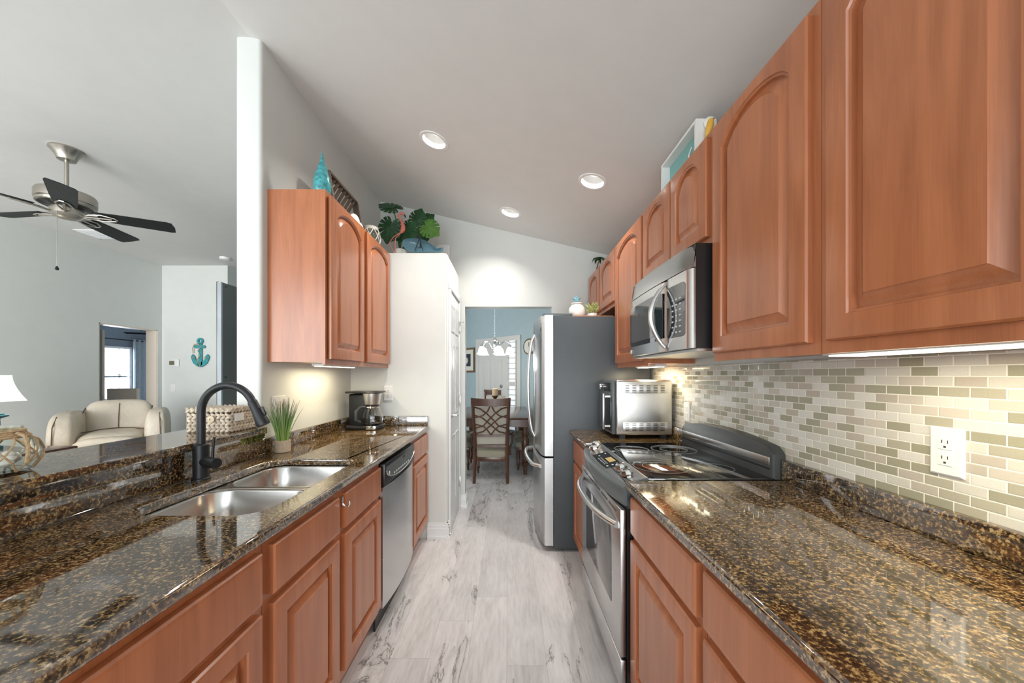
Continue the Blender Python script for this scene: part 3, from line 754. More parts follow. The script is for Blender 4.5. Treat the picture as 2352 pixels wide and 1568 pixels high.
for x, y, rr in ((0.67, 1.62, .115), (0.67, 1.62, .075), (0.67, 2.0, .09), (0.90, 1.60, .075), (0.90, 2.0, .115), (.9, 2.0, .07), (0.78, 1.81, .06)):
    lp = [[], [], [], []]
    for i in range(40):
        a = 2 * PI * i / 40
        for j, (dr_, dz_) in enumerate(((-.0012, .9193), (.0012, .9193), (.0012, .9199), (-.0012, .9199))): lp[j].append((x + (rr + dr_) * math.cos(a), y + (rr + dr_) * math.sin(a), dz_))
    b.loops(lp, closed=True)
b.build('burner_rings', 'ring', ct)
b = MB()   # arched back guard
prof = []
for i in range(25):
    s_ = -1 + 2 * i / 24
    top = 1.034 + 0.034 * (1 - s_ * s_) - (0.02 * max(0, abs(s_) - .94) / .06)
    prof.append((1.807 + .3775 * s_, top))
poly = [(1.4295, .915), (2.1845, .915)] + prof[::-1]
lps = []
for d, ins in ((1.030, .008), (1.034, .002), (1.042, 0), (1.080, 0)):
    lps.append([(d, u + (ins if u < 1.6 else -ins if u > 2.0 else 0), v - (ins if v > .95 else 0)) for u, v in poly])
bgd = b.loops(lps).build('back_guard', 'darkgrey', t)
MB().box(1.0275, 1.0305, 1.445, 2.17, 0.968, 0.999, .001).build('steel_strip', 'steel', bgd)
MB().box(1.029, 1.0325, 1.445, 2.17, 0.950, 0.957).build('black_strip', 'black', bgd)  # thin black strip along the back guard

# ------------------------------------------------------------------ microwave
t = thing('microwave_oven', 'stainless over the range microwave with bowed handle', 'microwave', (0.9, 1.785, 1.42))
MB().box(0.728, 1.0815, 1.424, 2.143, 1.428, 1.838).build('microwave_case', 'black', t)
MB().box(0.735, 1.07, 1.43, 2.138, 1.418, 1.4285).build('base_plate', 'steelh', t)
def bowed(y0, y1, z0, z1, x, dep, back, name, mat, parent, zt=None, xt=0.0):
    bm = MB(); lps = []
    for i in range(13):
        y = y0 + (y1 - y0) * i / 12; s_ = (y - 1.783) / 0.36
        xx = x - dep * (1 - s_ * s_)
        e_ = 0.012 if i in (0, 12) else 0
        lps.append([(back, y, z0), (xx + e_, y, z0), (xx + e_, y, z0 + .004), (xx + xt + e_, y, z1), (back, y, z1)])
    return bm.loops(lps).build(name, mat, parent)
dr_ = bowed(1.628, 2.142, 1.430, 1.742, 0.708, 0.014, 0.7275, 'microwave_door', 'steel', t)
cpn = bowed(1.426, 1.624, 1.430, 1.742, 0.708, 0.014, 0.7275, 'control_column', 'steel', t)
bowed(1.426, 2.142, 1.746, 1.838, 0.708, 0.014, 0.729, 'vent_grille', 'steel', t, xt=0.016)
def bowed_slab(y0, y1, z0, z1, off, th, name, mat, parent, rr=0.0):
    bm = MB(); lps = []
    for i in range(13):
        y = y0 + (y1 - y0) * i / 12; s_ = (y - 1.783) / 0.36
        xx = 0.708 - 0.014 * (1 - s_ * s_) - off
        e_ = rr * (1 - math.sin(PI * min(1, max(0, min(i, 12 - i) / 1.5)) / 2))
        lps.append([(xx + th, y, z0 + e_), (xx, y, z0 + e_), (xx, y, z1 - e_), (xx + th, y, z1 - e_)])
    return bm.loops(lps).build(name, mat, parent)
bowed_slab(1.655, 2.125, 1.482, 1.702, 0.0015, .003, 'microwave_window', 'blackglass', dr_, .01)
bowed_slab(1.74, 2.10, 1.505, 1.68, 0.003, .0025, 'inner_screen', 'ovenglass', dr_, .008)
kp = bowed_slab(1.462, 1.612, 1.482, 1.702, 0.0015, .003, 'keypad', 'blackglass', cpn, .012)
for i in range(7):
    for j in range(3):
        y = 1.50 + j * .03; s_ = (y - 1.783) / .36; xx = 0.708 - .014 * (1 - s_ * s_) - .0022
        MB().box(xx, xx + .001, y - .007, y + .007, 1.50 + i * .023, 1.506 + i * .023).build('key_mark', 'print', cpn)
pts = [(0.700 - 0.062 * math.sin(PI * i / 16) ** 0.8, 1.640 + .004 * math.sin(PI * i / 16), 1.447 + .282 * i / 16) for i in range(17)]
MB().tube(pts, [0.008 + .005 * math.sin(PI * i / 16) for i in range(17)], 12).build('door_handle', 'steelh', dr_)
MB().lathe([(.012, 0), (.0125, .002), (.010, .003)], (0, 0, 0), 20, mat=Matrix.Translation((.7035, 2.10, 1.455)) @ Matrix.Rotation(R(-90), 4, 'Y')).build('round_badge', 'print', dr_)

# ------------------------------------------------------------------ refrigerator
t = thing('refrigerator', 'tall french door refrigerator with charcoal side and stainless doors', 'refrigerator', (0.68, 3.185, 0))
MB().box(0.335, 1.06, 2.74, 3.63, 0.022, 1.765, .006).build('cabinet_shell', 'fridge_side', t)
MB().box(0.40, 1.0, 2.80, 3.57, 0.0, 0.022).build('feet_rail', 'black', t)
def fdoor(y0, y1, z0, z1, name):
    bm = MB(); n = 18; lps = []
    for i in range(n + 1):
        y = y0 + (y1 - y0) * i / n; s_ = (y - 3.185) / 0.445
        xx = 0.252 - 0.034 * (1 - s_ * s_)
        ed = min(i, n - i)
        xx += (0.016, 0.004, 0.001)[ed] if ed < 3 else 0
        lps.append([(0.332, y, z0), (xx + .004, y, z0), (xx, y, z0 + .006), (xx, y, z1 - .006), (xx + .004, y, z1), (0.332, y, z1)])
    return bm.loops(lps).build(name, 'steel', t)
fd1 = fdoor(2.742, 3.182, 0.715, 1.775, 'fridge_door')
fd2 = fdoor(3.188, 3.628, 0.715, 1.775, 'fridge_door')
fz = fdoor(2.742, 3.628, 0.045, 0.700, 'freezer_drawer')
for p_, y in ((fd1, 3.130), (fd2, 3.235)):
    pts = [(0.222 - 0.058 * math.sin(PI * i / 18) ** .5, y, 0.80 + .87 * i / 18) for i in range(19)]
    MB().tube(pts, 0.0125, 12).build('door_handle', 'steelh', p_)
pts = [(0.222 + (.02 if i in (0, 18) else 0) - 0.075 * math.sin(PI * i / 18) ** .45, 2.81 + .75 * i / 18, 0.625 + .02 * math.sin(PI * i / 18)) for i in range(19)]
MB().tube(pts, 0.014, 12).build('drawer_handle', 'steelh', fz)
for y in (2.755, 3.56):
    MB().box(0.255, 0.48, y, y + .05, 1.7655, 1.790, .005).build('hinge_cover', 'slate', t)
MB().box(0.2405, 0.243, 2.80, 2.815, 1.66, 1.69).build('badge', 'darkgrey', fd1)

# board, jar and plant on top of the refrigerator
o = MB().box(0.50, 0.80, 2.80, 3.35, 1.766, 1.780, .003).build('wooden_board', 'cherry', origin=(.65, 3.05, 1.766)); tag(o, 'thin reddish wood board lying on top of the refrigerator', 'board')
t = thing('ceramic_jar', 'white ribbed ceramic jar with a blue starfish lid on the refrigerator', 'jar', (0.548, 2.95, 1.7805))
bm = MB(); lps = []
for rr, z in ((.050, 0), (.058, .01), (.066, .045), (.062, .08), (.045, .105), (.040, .112), (.050, .118), (.046, .122)):
    lps.append([(0.548 + rr * (1 + .012 * math.cos(12 * 2 * PI * i / 48)) * math.cos(2 * PI * i / 48), 2.95 + rr * (1 + .012 * math.cos(12 * 2 * PI * i / 48)) * math.sin(2 * PI * i / 48), 1.7805 + z) for i in range(48)])
bm.loops(lps).build('jar_body', 'whiteceramic', t)
def star(c, r0, r1, tilt=0, th=.012):
    bm = MB(); pts = []
    for i in range(10):
        a = PI / 2 + PI * i / 5 + tilt; rr = r0 if i % 2 == 0 else r1
        pts.append((c[0] + rr * math.cos(a), c[2] + rr * math.sin(a)))
    return bm.loops([[(u, c[1] - th, v) for u, v in [(c[0] + (u_ - c[0]) * .55, c[2] + (v_ - c[2]) * .55) for u_, v_ in pts]], [(u, c[1], v) for u, v in pts], [(c[0] + (u_ - c[0]) * .55, c[1] + th, c[2] + (v_ - c[2]) * .55) for u_, v_ in pts]])
star((0.545, 2.95, 1.933), .044, .019, .05).build('starfish_lid', 'starblue', t)
random.seed(5)
def bushy(name, mat, parent, c, h, rad, n, lw):
    bm = MB()
    for i in range(n):
        a = random.uniform(0, 2 * PI); rr = rad * math.sqrt(random.random()); zz = random.uniform(0.1, 1) * h
        p0 = Vector((c[0] + rr * .6 * math.cos(a), c[1] + rr * .6 * math.sin(a), c[2] + zz * .6))
        d = Vector((math.cos(a) * rr / rad * .8, math.sin(a) * rr / rad * .8, .8)).normalized()
        bm.tube([p0, p0 + d * h * .22, p0 + d * h * .4], [lw * .5, lw, lw * .15], 5)
    return bm.build(name, mat, parent)
t = thing('potted_plant', 'small pale green plant in a white pot on the refrigerator', 'plant', (0.672, 2.95, 1.7805))
MB().lathe([(.036, 0), (.040, .004), (.042, .036), (.038, .038), (.036, .030)], (0.672, 2.95, 1.7805), 24).build('pot', 'whiteceramic', t)
bushy('foliage', 'paleplant', t, (0.672, 2.95, 1.81), .11, .045, 90, .0045)

# ------------------------------------------------------------------ toaster oven
t = thing('toaster_oven', 'stainless countertop toaster oven with vented side on right counter', 'toaster oven', (0.88, 2.54, 0.914))
MB().box(0.692, 1.055, 2.355, 2.70, 0.936, 1.292, .012, 3).build('oven_case', 'steelh', t)
for x in (0.735, 1.00):
    for y in (2.385, 2.67): MB().box(x - .018, x + .018, y - .015, y + .015, 0.9145, 0.938).build('foot', 'black', t)
for z in (0.958, 1.205):
    v = MB().box(0.735, 1.02, 2.3530, 2.3556, z, z + 0.062, .001).build('vent_panel', 'steelh', t)
    b = MB()
    for i in range(6):
        for j in range(5): b.box(0.748 + i * .0455, 0.748 + i * .0455 + .026, 2.3518, 2.3534, z + .008 + j * .0102, z + .012 + j * .0102)
    b.build('vent_slots', 'black', v)
fr = MB().box(0.668, 0.691, 2.362, 2.694, 0.94, 1.288, .006).build('front_frame', 'slate', t)
MB().box(0.662, 0.6685, 2.38, 2.68, 0.955, 1.185, .003).build('glass_door', 'blackglass', fr)
hd_ = MB().box(0.614, 0.628, 2.392, 2.408, 0.968, 1.205, .004).box(0.626, 0.664, 2.395, 2.405, 0.985, 0.996).box(0.626, 0.664, 2.395, 2.405, 1.178, 1.189)
hd_.build('door_handle', 'steelh', fr)
MB().box(0.664, 0.669, 2.40, 2.56, 1.215, 1.272, .001).build('control_display', 'black', fr)
MB().lathe([(.020, 0), (.021, .01), (.018, .022), (.010, .024)], (0, 0, 0), 18, mat=Matrix.Translation((.668, 2.61, 1.243)) @ Matrix.Rotation(R(-90), 4, 'Y')).build('knob', 'chrome', fr)

# ------------------------------------------------------------------ wall outlets
def outlet(name, f, label, w=0.07, h=0.118):
    c = f(0, 0, 0)
    t = thing(name, label, 'outlet', c, 'electrical outlets')
    def slab(u0, u1, v0, v1, d0, d1, ch=0.0):
        return [[f(u0, v0, d0), f(u1, v0, d0), f(u1, v1, d0), f(u0, v1, d0)], [f(u0 + ch, v0 + ch, d1), f(u1 - ch, v0 + ch, d1), f(u1 - ch, v1 - ch, d1), f(u0 + ch, v1 - ch, d1)]]
    MB().loops(slab(-w / 2, w / 2, -h / 2, h / 2, 0, .004)).loops(slab(-w / 2, w / 2, -h / 2, h / 2, .004, .007, .004)).build('plate', 'white', t, smooth=False)
    for s_ in (-1, 1):
        rc = MB().loops(slab(-.016, .016, s_ * .0195 - .015, s_ * .0195 + .015, .0065, .0085, .001)).build('receptacle', 'white', t, smooth=False)
        b = MB()
        for u in (-.006, .006): b.loops(slab(u - .001, u + .001, s_ * .0195 + .001, s_ * .0195 + .009, .0083, .0089))
        b.loops(slab(-.0025, .0025, s_ * .0195 - .010, s_ * .0195 - .005, .0083, .0089))
        b.build('slots', 'darkgrey', rc, smooth=False)
    return t
outlet('wall_outlet', lambda u, v, d: Vector((1.083 - d, 0.902 + u, 1.135 + v)), 'white outlet on the mosaic tile backsplash')
outlet('wall_outlet', lambda u, v, d: Vector((-0.98 + u, YP - d, 1.176 + v)), 'white outlet on the wall right of the coffee maker')
outlet('wall_outlet', lambda u, v, d: Vector((XL + d, 2.04 + u, 1.15 + v)), 'white outlet on the left wall behind the grass plant', w=.115)
outlet('wall_outlet', lambda u, v, d: Vector((1.083 - d, 2.22 + u, 1.10 + v)), 'white outlet on the tiles beside the toaster oven')

# ------------------------------------------------------------------ coffee maker
cx, cy, cz = -1.09, 2.80, 0.9148
t = thing('coffee_maker', 'black drip coffee maker with glass carafe in the left corner', 'coffee maker', (cx, cy, cz))
MB().box(cx - .13, cx + .02, cy - .02, cy + .10, cz, cz + .265, .012, 3).build('water_tank', 'matteblack', t)
MB().box(cx - .13, cx + .115, cy - .085, cy + .10, cz, cz + .032, .012, 3).build('base_unit', 'black', t)
MB().lathe([(.056, 0), (.066, .05), (.070, .083), (.064, .086)], (cx + .05, cy - .02, cz + .187), 28).build('filter_basket', 'steelh', t)
MB().box(cx - .135, cx + .115, cy - .075, cy + .10, cz + .272, cz + .286, .006, mat=None).build('lid', 'black', t)
MB().box(cx + .03, cx + .10, cy - .088, cy - .084, cz + .004, cz + .03, .001).build('steel_band', 'chrome', t)
cf = MB().lathe([(.060, .0), (.072, .01), (.076, .05), (.070, .09), (.052, .125), (.052, .132), (.050, .132), (.050, .124), (.068, .09), (.073, .05), (.070, .012), (.0, .004)], (cx + .055, cy - .03, cz + .034), 28, cap0=True, cap1=False).build('carafe', 'glasscoffee', t)
MB().lathe([(.053, .126), (.055, .131), (.053, .137)], (cx + .055, cy - .03, cz + .034), 28, False, False).build('carafe_band', 'chrome', cf)
MB().lathe([(.052, 0), (.048, .010), (.020, .014)], (cx + .055, cy - .03, cz + .171), 24).build('carafe_lid', 'black', cf)
MB().tube([(cx + .02, cy - .07, cz + .17), (cx - .005, cy - .10, cz + .172), (cx - .03, cy - .125, cz + .14), (cx - .03, cy - .125, cz + .08), (cx - .005, cy - .10, cz + .06)], [.009, .012, .012, .012, .008], 8).build('carafe_handle', 'darkgrey', cf)

# ------------------------------------------------------------------ potted grass
gx, gy, gz = -1.207, 1.95, 0.9148
t = thing('potted_grass', 'tall green grass in a jute wrapped pot behind the sink', 'plant', (gx, gy, gz)); t['kind'] = 'thing'
MB().lathe([(.034, 0), (.037, .003)] + [(.037 + (.0012 if i % 2 else 0), .005 + i * .0035) for i in range(16)] + [(.036, .064), (.030, .062), (.030, .055)], (gx, gy, gz), 28).build('pot', plain('jute_pot_wrap', (0.50, 0.40, 0.29), 0.9, var=0.15, vscale=120), t)
random.seed(11); b = MB()
for i in range(85):
    a = random.uniform(0, 2 * PI); r0 = .026 * math.sqrt(random.random())
    lean = random.gauss(0, 1) * .5 + .9
    h = random.uniform(.17, .245); sp_ = r0 / .026 * random.uniform(.02, .088)
    p = [(gx + r0 * math.cos(a) + sp_ * math.cos(a) * (k ** 1.4) , gy + r0 * math.sin(a) + sp_ * math.sin(a) * (k ** 1.4), gz + .055 + h * k * (1 - .06 * sp_ / .08 * k)) for k in (0, .3, .6, .85, 1)]
    b.tube(p, [.0016, .0021, .0018, .0012, .0004], 4)
b.build('grass_blades', 'grassg', t)

# ------------------------------------------------------------------ basket, rope jar on the bar top
t = thing('woven_basket', 'pale woven lidded basket on the bar top behind the faucet', 'basket', (-1.39, 1.775, 1.0572))
bx0, bx1, by0, by1, bz = -1.495, -1.285, 1.685, 1.862, 1.0572
MB().box(bx0 + .006, bx1 - .006, by0 + .006, by1 - .006, bz, bz + .088).build('basket_core', 'weavedark', t)
def lumps(bm, z0, rows, rh, x0, x1, y0, y1, pitch=.0205):
    for rI in range(rows):
        z = z0 + rh * (rI + .5); sgn = 1 if rI % 2 else -1
        n = int((x1 - x0) / pitch)
        for i in range(n):
            x = x0 + (i + .5) * (x1 - x0) / n
            for yy in (y0, y1): bm.ell((x, yy, z), (pitch * .72, .0055, rh * .50), nu=8, nv=5, mat=Matrix.Rotation(R(30 * sgn), 3, 'Y'))
        n = int((y1 - y0) / pitch)
        for i in range(n):
            y = y0 + (i + .5) * (y1 - y0) / n
            for xx in (x0, x1): bm.ell((xx, y, z), (.0055, pitch * .72, rh * .50), nu=8, nv=5, mat=Matrix.Rotation(R(32 * sgn), 3, 'X'))
b = MB(); lumps(b, bz + .002, 6, .0145, bx0 + .006, bx1 - .006, by0 + .006, by1 - .006); b.build('woven_sides', 'weave', t)
b = MB(); b.box(bx0 + .002, bx1 - .002, by0 + .002, by1 - .002, bz + .094, bz + .112, .004); lumps(b, bz + .094, 2, .010, bx0 + .003, bx1 - .003, by0 + .003, by1 - .003)
ld = b.build('basket_lid', 'weave', t)
MB().lathe([(.0, 0), (.015, .001), (.0155, .007), (.006, .009), (.005, .005)], (0, 0, 0), 16, mat=Matrix.Translation((-1.368, by0 - .001, bz + .063)) @ Matrix.Rotation(R(90), 4, 'X')).build('toggle_button', 'button', t)
MB().box(bx1 - .002, bx1 + .003, by0 + .03, by0 + .085, bz + .05, bz + .085).build('tag', 'white', t)

jx, jy, jz = -1.405, 0.985, 1.0575
t = thing('rope_net_jar', 'round glass jar wrapped in a jute rope net at the left edge', 'jar', (jx, jy, jz))
pr = [(.055, .0), (.075, .006), (.092, .035), (.094, .055), (.084, .085), (.062, .102), (.058, .108), (.060, .124)]
MB().lathe(pr + [(r_ - .004, z_) for r_, z_ in pr[::-1][:-1]] + [(.05, .005)], (jx, jy, jz), 36).build('glass_jar', 'glassclear', t)
b = MB()
def jr(z):
    for (r0, z0), (r1, z1) in zip(pr, pr[1:]):
        if z0 <= z <= z1: return r0 + (r1 - r0) * (z - z0) / max(z1 - z0, 1e-6)
    return pr[-1][0]
for k in range(9):
    for sg in (-1, 1):
        pts = []
        for i in range(15):
            f_ = i / 14; z = .006 + .092 * f_; a = 2 * PI * k / 9 + sg * f_ * 2 * PI / 9
            pts.append((jx + (jr(z) + .002) * math.cos(a), jy + (jr(z) + .002) * math.sin(a), jz + z))
        b.tube(pts, .0024, 5)
for i in range(4):
    z = .098 + i * .005; b.tube([(jx + (jr(min(z, .12)) + .0035) * math.cos(2 * PI * q / 32), jy + (jr(min(z, .12)) + .0035) * math.sin(2 * PI * q / 32), jz + z) for q in range(32)], .004, 6, closed=True)
b.tube([(jx + .066, jy + .01, jz + .108), (jx + .085, jy + .012, jz + .10), (jx + .096, jy + .01, jz + .075), (jx + .099, jy + .008, jz + .05), (jx + .097, jy + .006, jz + .03)], .0045, 7)
b.build('rope_net', 'rope', t)
b = MB(); random.seed(3)
for i in range(9):
    a = random.uniform(0, 6.3); rr = random.uniform(0, .05)
    b.ell((jx + rr * math.cos(a), jy + rr * math.sin(a), jz + .022 + random.uniform(0, .025)), (.02, .015, .01), nu=10, nv=6, mat=Matrix.Rotation(a, 3, 'X'))
b.build('shells', 'whiteceramic', t)

# ------------------------------------------------------------------ decor on the left cabinet and pantry
t = tag(MB().lathe([(.020, 0), (.034, .01), (.046, .05), (.048, .085), (.040, .135), (.026, .18), (.014, .215), (.007, .245), (.004, .27), (.001, .272)], (-1.06, 2.075, 2.3125), 28).build('teardrop_vase', 'teal', origin=(-1.06, 2.075, 2.3125)),
        'teal glazed teardrop shaped vase on the left wall cabinet', 'vase')
t = thing('slatted_basket', 'dark slatted wood tray leaning upright on the left wall cabinet', 'basket', (-1.09, 2.48, 2.3125))
def tilt(x, y, z): return Vector((-1.075 - 0.16 * z - x, 2.27 + y, 2.3125 + z))
b = MB()
W_, H_ = .42, .275
for y in (0, W_): b.loops([[tilt(-.006, y - .012, 0), tilt(.03, y - .012, 0), tilt(.03, y + .012, 0), tilt(-.006, y + .012, 0)], [tilt(-.006, y - .012, H_), tilt(.03, y - .012, H_), tilt(.03, y + .012, H_), tilt(-.006, y + .012, H_)]])
for z in (0.004, H_): b.loops([[tilt(-.008, 0, z - .008), tilt(.03, 0, z - .008), tilt(.03, 0, z + .010), tilt(-.008, 0, z + .010)], [tilt(-.008, W_, z - .008), tilt(.03, W_, z - .008), tilt(.03, W_, z + .010), tilt(-.008, W_, z + .010)]])
b.build('tray_frame', 'darkwood', t)
b = MB()
for i in range(8):
    y = .035 + i * .05
    pts = [tilt(.004 + .075 * math.sin(PI * (k / 8)), y, .012 + (H_ - .02) * k / 8) for k in range(9)]
    b.tube(pts, .016, 6, flat=.5)
b.build('curved_slats', 'darkwood', t)
t = tag(MB().ell((-1.03, 2.435, 2.345), (.032, .05, .05), nu=16, nv=10).ell((-1.03, 2.50, 2.335), (.03, .04, .035), nu=14, nv=8).ell((-1.03, 2.375, 2.333), (.025, .035, .03), nu=14, nv=8).build('coral_ornament', 'whiteceramic', origin=(-1.03, 2.44, 2.3125)),
        'white lumpy shell ornament in front of the slatted tray', 'ornament')
jx, jy, jz = -1.05, 2.785, 2.3125
t = thing('rope_net_jar', 'clear glass jar in a white rope net on the left wall cabinet', 'jar', (jx, jy, jz))
pr = [(.05, 0), (.062, .01), (.066, .05), (.058, .095), (.045, .115), (.046, .14)]
MB().lathe(pr + [(r_ - .003, z_) for r_, z_ in pr[::-1][:-1]] + [(.045, .005)], (jx, jy, jz), 28).build('glass_jar', 'glassclear', t)
b = MB()
for k in range(7):
    for sg in (-1, 1):
        b.tube([(jx + (jr(.11 * i / 11) + .003) * math.cos(2 * PI * k / 7 + sg * i / 11 * 2 * PI / 7), jy + (jr(.11 * i / 11) + .003) * math.sin(2 * PI * k / 7 + sg * i / 11 * 2 * PI / 7), jz + .004 + .11 * i / 11) for i in range(12)], .0028, 5)
for i in range(4): b.tube([(jx + .05 * math.cos(2 * PI * q / 28), jy + .05 * math.sin(2 * PI * q / 28), jz + .112 + i * .006) for q in range(28)], .0035, 6, closed=True)
b.build('rope_net', 'whiterope', t)

def monstera(bm, base, tip_dir, nrm, size, cuts=5, stem_from=None):
    t_ = Vector(tip_dir).normalized(); n_ = Vector(nrm).normalized(); s_ = t_.cross(n_).normalized(); n_ = s_.cross(t_).normalized()
    c = Vector(base); pts = []
    NN = 120
    for i in range(NN):
        a = 2 * PI * i / NN
        r_ = size * (0.52 + 0.08 * math.cos(a) - .26 * max(0, math.cos(a - PI)) ** 18)
        ca = abs(((a + PI) % (2 * PI)) - PI)
        if .4 < ca < 2.5:
            fr_ = ((ca - .4) / 2.1 * cuts) % 1
            if fr_ > .80: r_ *= .52
        if ca < .3: r_ *= 1 + .20 * (1 - ca / .3)
        u = r_ * math.cos(a); v = r_ * math.sin(a) * .95
        w = -.25 * v * v / size - .2 * u * u / size
        pts.append(c + t_ * u + s_ * v + n_ * w)
    vs = [bm.bm.verts.new(p) for p in pts]; vc = bm.bm.verts.new(c + n_ * (-.03 * size))
    for i in range(NN): bm.bm.faces.new((vs[i], vs[(i + 1) % NN], vc))
ox, oy, oz = -0.94, 3.16, 2.3185
t = thing('monstera_plant', 'dark green monstera leaves in a white pot on top of the pantry', 'plant', (ox, oy, oz))
MB().lathe([(.04, 0), (.055, .02), (.058, .05), (.046, .085), (.042, .085), (.05, .05)], (ox, oy, oz), 20).build('pot', 'whiteceramic', t)
b = MB()
q = lambda px, py, Y=3.12: P(px, py, Y)
lv_ = [(q(897, 519, 3.13), (-.25, 0, -.9), (.05, -1, .1), .215), (q(902, 476, 3.16), (-.85, .1, .35), (.35, -.75, .6), .20), (q(941, 520, 3.14), (-.2, -.1, -.9), (-.1, -1, .2), .165),
       (q(958, 505, 3.18), (.3, 0, .9), (.1, -1, .3), .16), (q(962, 536, 3.12), (.5, -.2, -.8), (.2, -1, .1), .17), (q(972, 510, 3.2), (.6, 0, .5), (0, -1, .3), .17), (q(915, 530, 3.19), (.3, 0, -.8), (0, -1, .3), .15)]
for p_, d_, n_, s_ in lv_: monstera(b, p_, d_, n_, s_)
b.build('leaves', 'leaf', t, angle=80)
b = MB(); monstera(b, q(983, 521, 3.09), (.75, -.2, -.6), (-.3, -1, .35), .175); b.build('pale_leaf', 'leaflite', t, angle=80)
b = MB()
for p_, d_, n_, s_ in lv_: b.tube([(ox, oy, oz + .06), ((ox + p_[0]) / 2 + .02, oy, (oz + .06 + p_[2]) / 2), p_ + Vector((0, .012, 0))], [.006, .005, .003], 6)
b.build('stems', 'leaf', t)
fxx, fyy = -.985, 3.05
t = thing('flamingo_figurine', 'pink metal flamingo figurine standing before the monstera leaves', 'figurine', (fxx, fyy, oz))
q = lambda px, py: P(px, py, fyy)
b = MB(); pl_ = [q(921, 535), q(925, 528), q(926.5, 520), q(923, 510), q(918, 500), q(916.5, 493), q(920, 490), q(925, 490.5), q(929, 494)]
b.tube(pl_, [.008, .02, .018, .011, .008, .008, .010, .011, .007], 10).build('flamingo_body', 'pink', t)
MB().tube([q(928.5, 493), q(931, 497), q(930, 501)], [.007, .006, .002], 8).build('beak', 'black', t)
MB().tube([q(922, 532), q(903, 545), q(894, 558), q(904, 580)], .0035, 6).tube([q(923, 532), q(908, 548), q(907.5, 566), q(908, 580)], .0035, 6).build('legs', 'pink', t)
# fish platter and stand
fy_ = 3.02
t = thing('fish_platter', 'blue glass fish shaped platter on a black wire stand', 'platter', (-.72, fy_, oz))
q = lambda px, py, dy=0: P(px, py, fy_) + Vector((0, dy, 0))
up_ = [(921, 556), (924, 548), (932, 544.5), (945, 543), (957, 544), (967, 546.5), (978, 551), (990, 559), (1001, 568), (1006, 569.5), (1012, 568), (1018, 567), (1018, 571), (1016, 578), (1008, 579), (1000, 579), (985, 579), (965, 579.5), (947, 579.5), (935, 575), (926, 566)]
cc = (962, 564); lps = []
for k, dy in ((1.0, 0), (1.0, .008), (.86, .022), (.55, .034), (.2, .037), (.2, .033), (.55, .030), (.84, .018), (.97, -.001)):
    lps.append([q(cc[0] + (u - cc[0]) * k, min(cc[1] + (v - cc[1]) * k, 579.6), dy - (v - 579) * .0009) for u, v in up_])
MB().loops(lps, closed=True).loops([lps[4], lps[5]]).build('glass_dish', 'glassblue', t)
MB().tube([q(955, 579, -.03), q(959, 565, -.022), q(964, 548, -.004), q(960, 541, .002), q(957, 544, .005)], .0035, 6).tube([q(974, 579, -.03), q(969, 566, -.022), q(965, 548, -.004), q(969, 544, 0), (q(973, 547, 0))], .0035, 6).tube([q(961, 579, .05), q(962, 566, .042), q(964, 549, .03)], .003, 6).build('wire_stand', 'black', t)
# door chime on the back wall
t = tag(MB().box(-.735, -.585, 3.62, 3.6595, 2.475, 2.625, .02, 4).build('door_chime', 'white', origin=(-.66, 3.6595, 2.55)), 'cream rounded door chime box on the back wall above the pantry', 'door chime')

# ------------------------------------------------------------------ decor on the right cabinets
t = thing('shadow_box', 'white shadow box frame with teal backing and pelican on right cabinets', 'decoration', (0.88, 1.84, 2.2885))
b = MB(); xa, xb_, ya, yb = 0.846, 0.897, 1.655, 2.035
b.box(xa, xb_, ya, ya + .014, 2.30, 2.470); b.box(xa, xb_, yb - .014, yb, 2.30, 2.470); b.box(xa, xb_, ya, yb, 2.470, 2.484); b.box(xa, xb_, ya, yb, 2.2885, 2.30)
b.build('box_frame', 'white', t)
MB().box(xb_ - .008, xb_, ya + .014, yb - .014, 2.30, 2.47).build('backing', 'tealback', t)
MB().tube([(xb_ - .010, 1.80, 2.36), (xb_ - .016, 1.79, 2.40), (xb_ - .010, 1.775, 2.43)], .003, 6).build('bird_silhouette', 'white', t)
pe = MB().ell((.905, 1.643, 2.455), (.030, .016, .030), nu=16, nv=10).tube([(.905, 1.645, 2.289), (.912, 1.645, 2.33), (.918, 1.645, 2.38), (.922, 1.643, 2.42), (.912, 1.643, 2.455)], [.03, .026, .017, .015, .02], 12).build('pelican_figure', 'whiteceramic', t)
MB().tube([(.898, 1.627, 2.458), (.894, 1.624, 2.435), (.885, 1.624, 2.40), (.876, 1.625, 2.365)], [.012, .016, .013, .003], 10).build('beak', 'yellow', pe)
MB().ell((.912, 1.627, 2.466), (.003, .003, .003), nu=8, nv=6).build('eye', 'black', pe)
b = MB(); random.seed(8)
for i in range(7):
    b.ell((.865 + random.uniform(-.02, .02), 2.145 + random.uniform(-.035, .035), 2.2885 + .014 + (i % 2) * .022), (.017, .017, .014), nu=10, nv=7)
tag(b.build('glass_ornament', 'glassblue', origin=(.865, 2.145, 2.2885)), 'clump of pale blue glass beads on the right wall cabinets', 'ornament')
tx0, ty0, tz0 = 0.842, 3.50, 2.2885
t = thing('palm_figurine', 'small dark palm tree figurine on the cabinet over the refrigerator', 'figurine', (tx0, ty0, tz0))
MB().box(tx0 - .02, tx0 + .05, ty0 - .02, ty0 + .02, tz0, tz0 + .03, .004).build('stand', 'glassblue', t)
MB().tube([(tx0 - .005, ty0, tz0 + .03), (tx0 + .003, ty0, tz0 + .07), (tx0 + .016, ty0, tz0 + .125)], [.008, .006, .004], 8).build('trunk', 'darkwood', t)
b = MB()
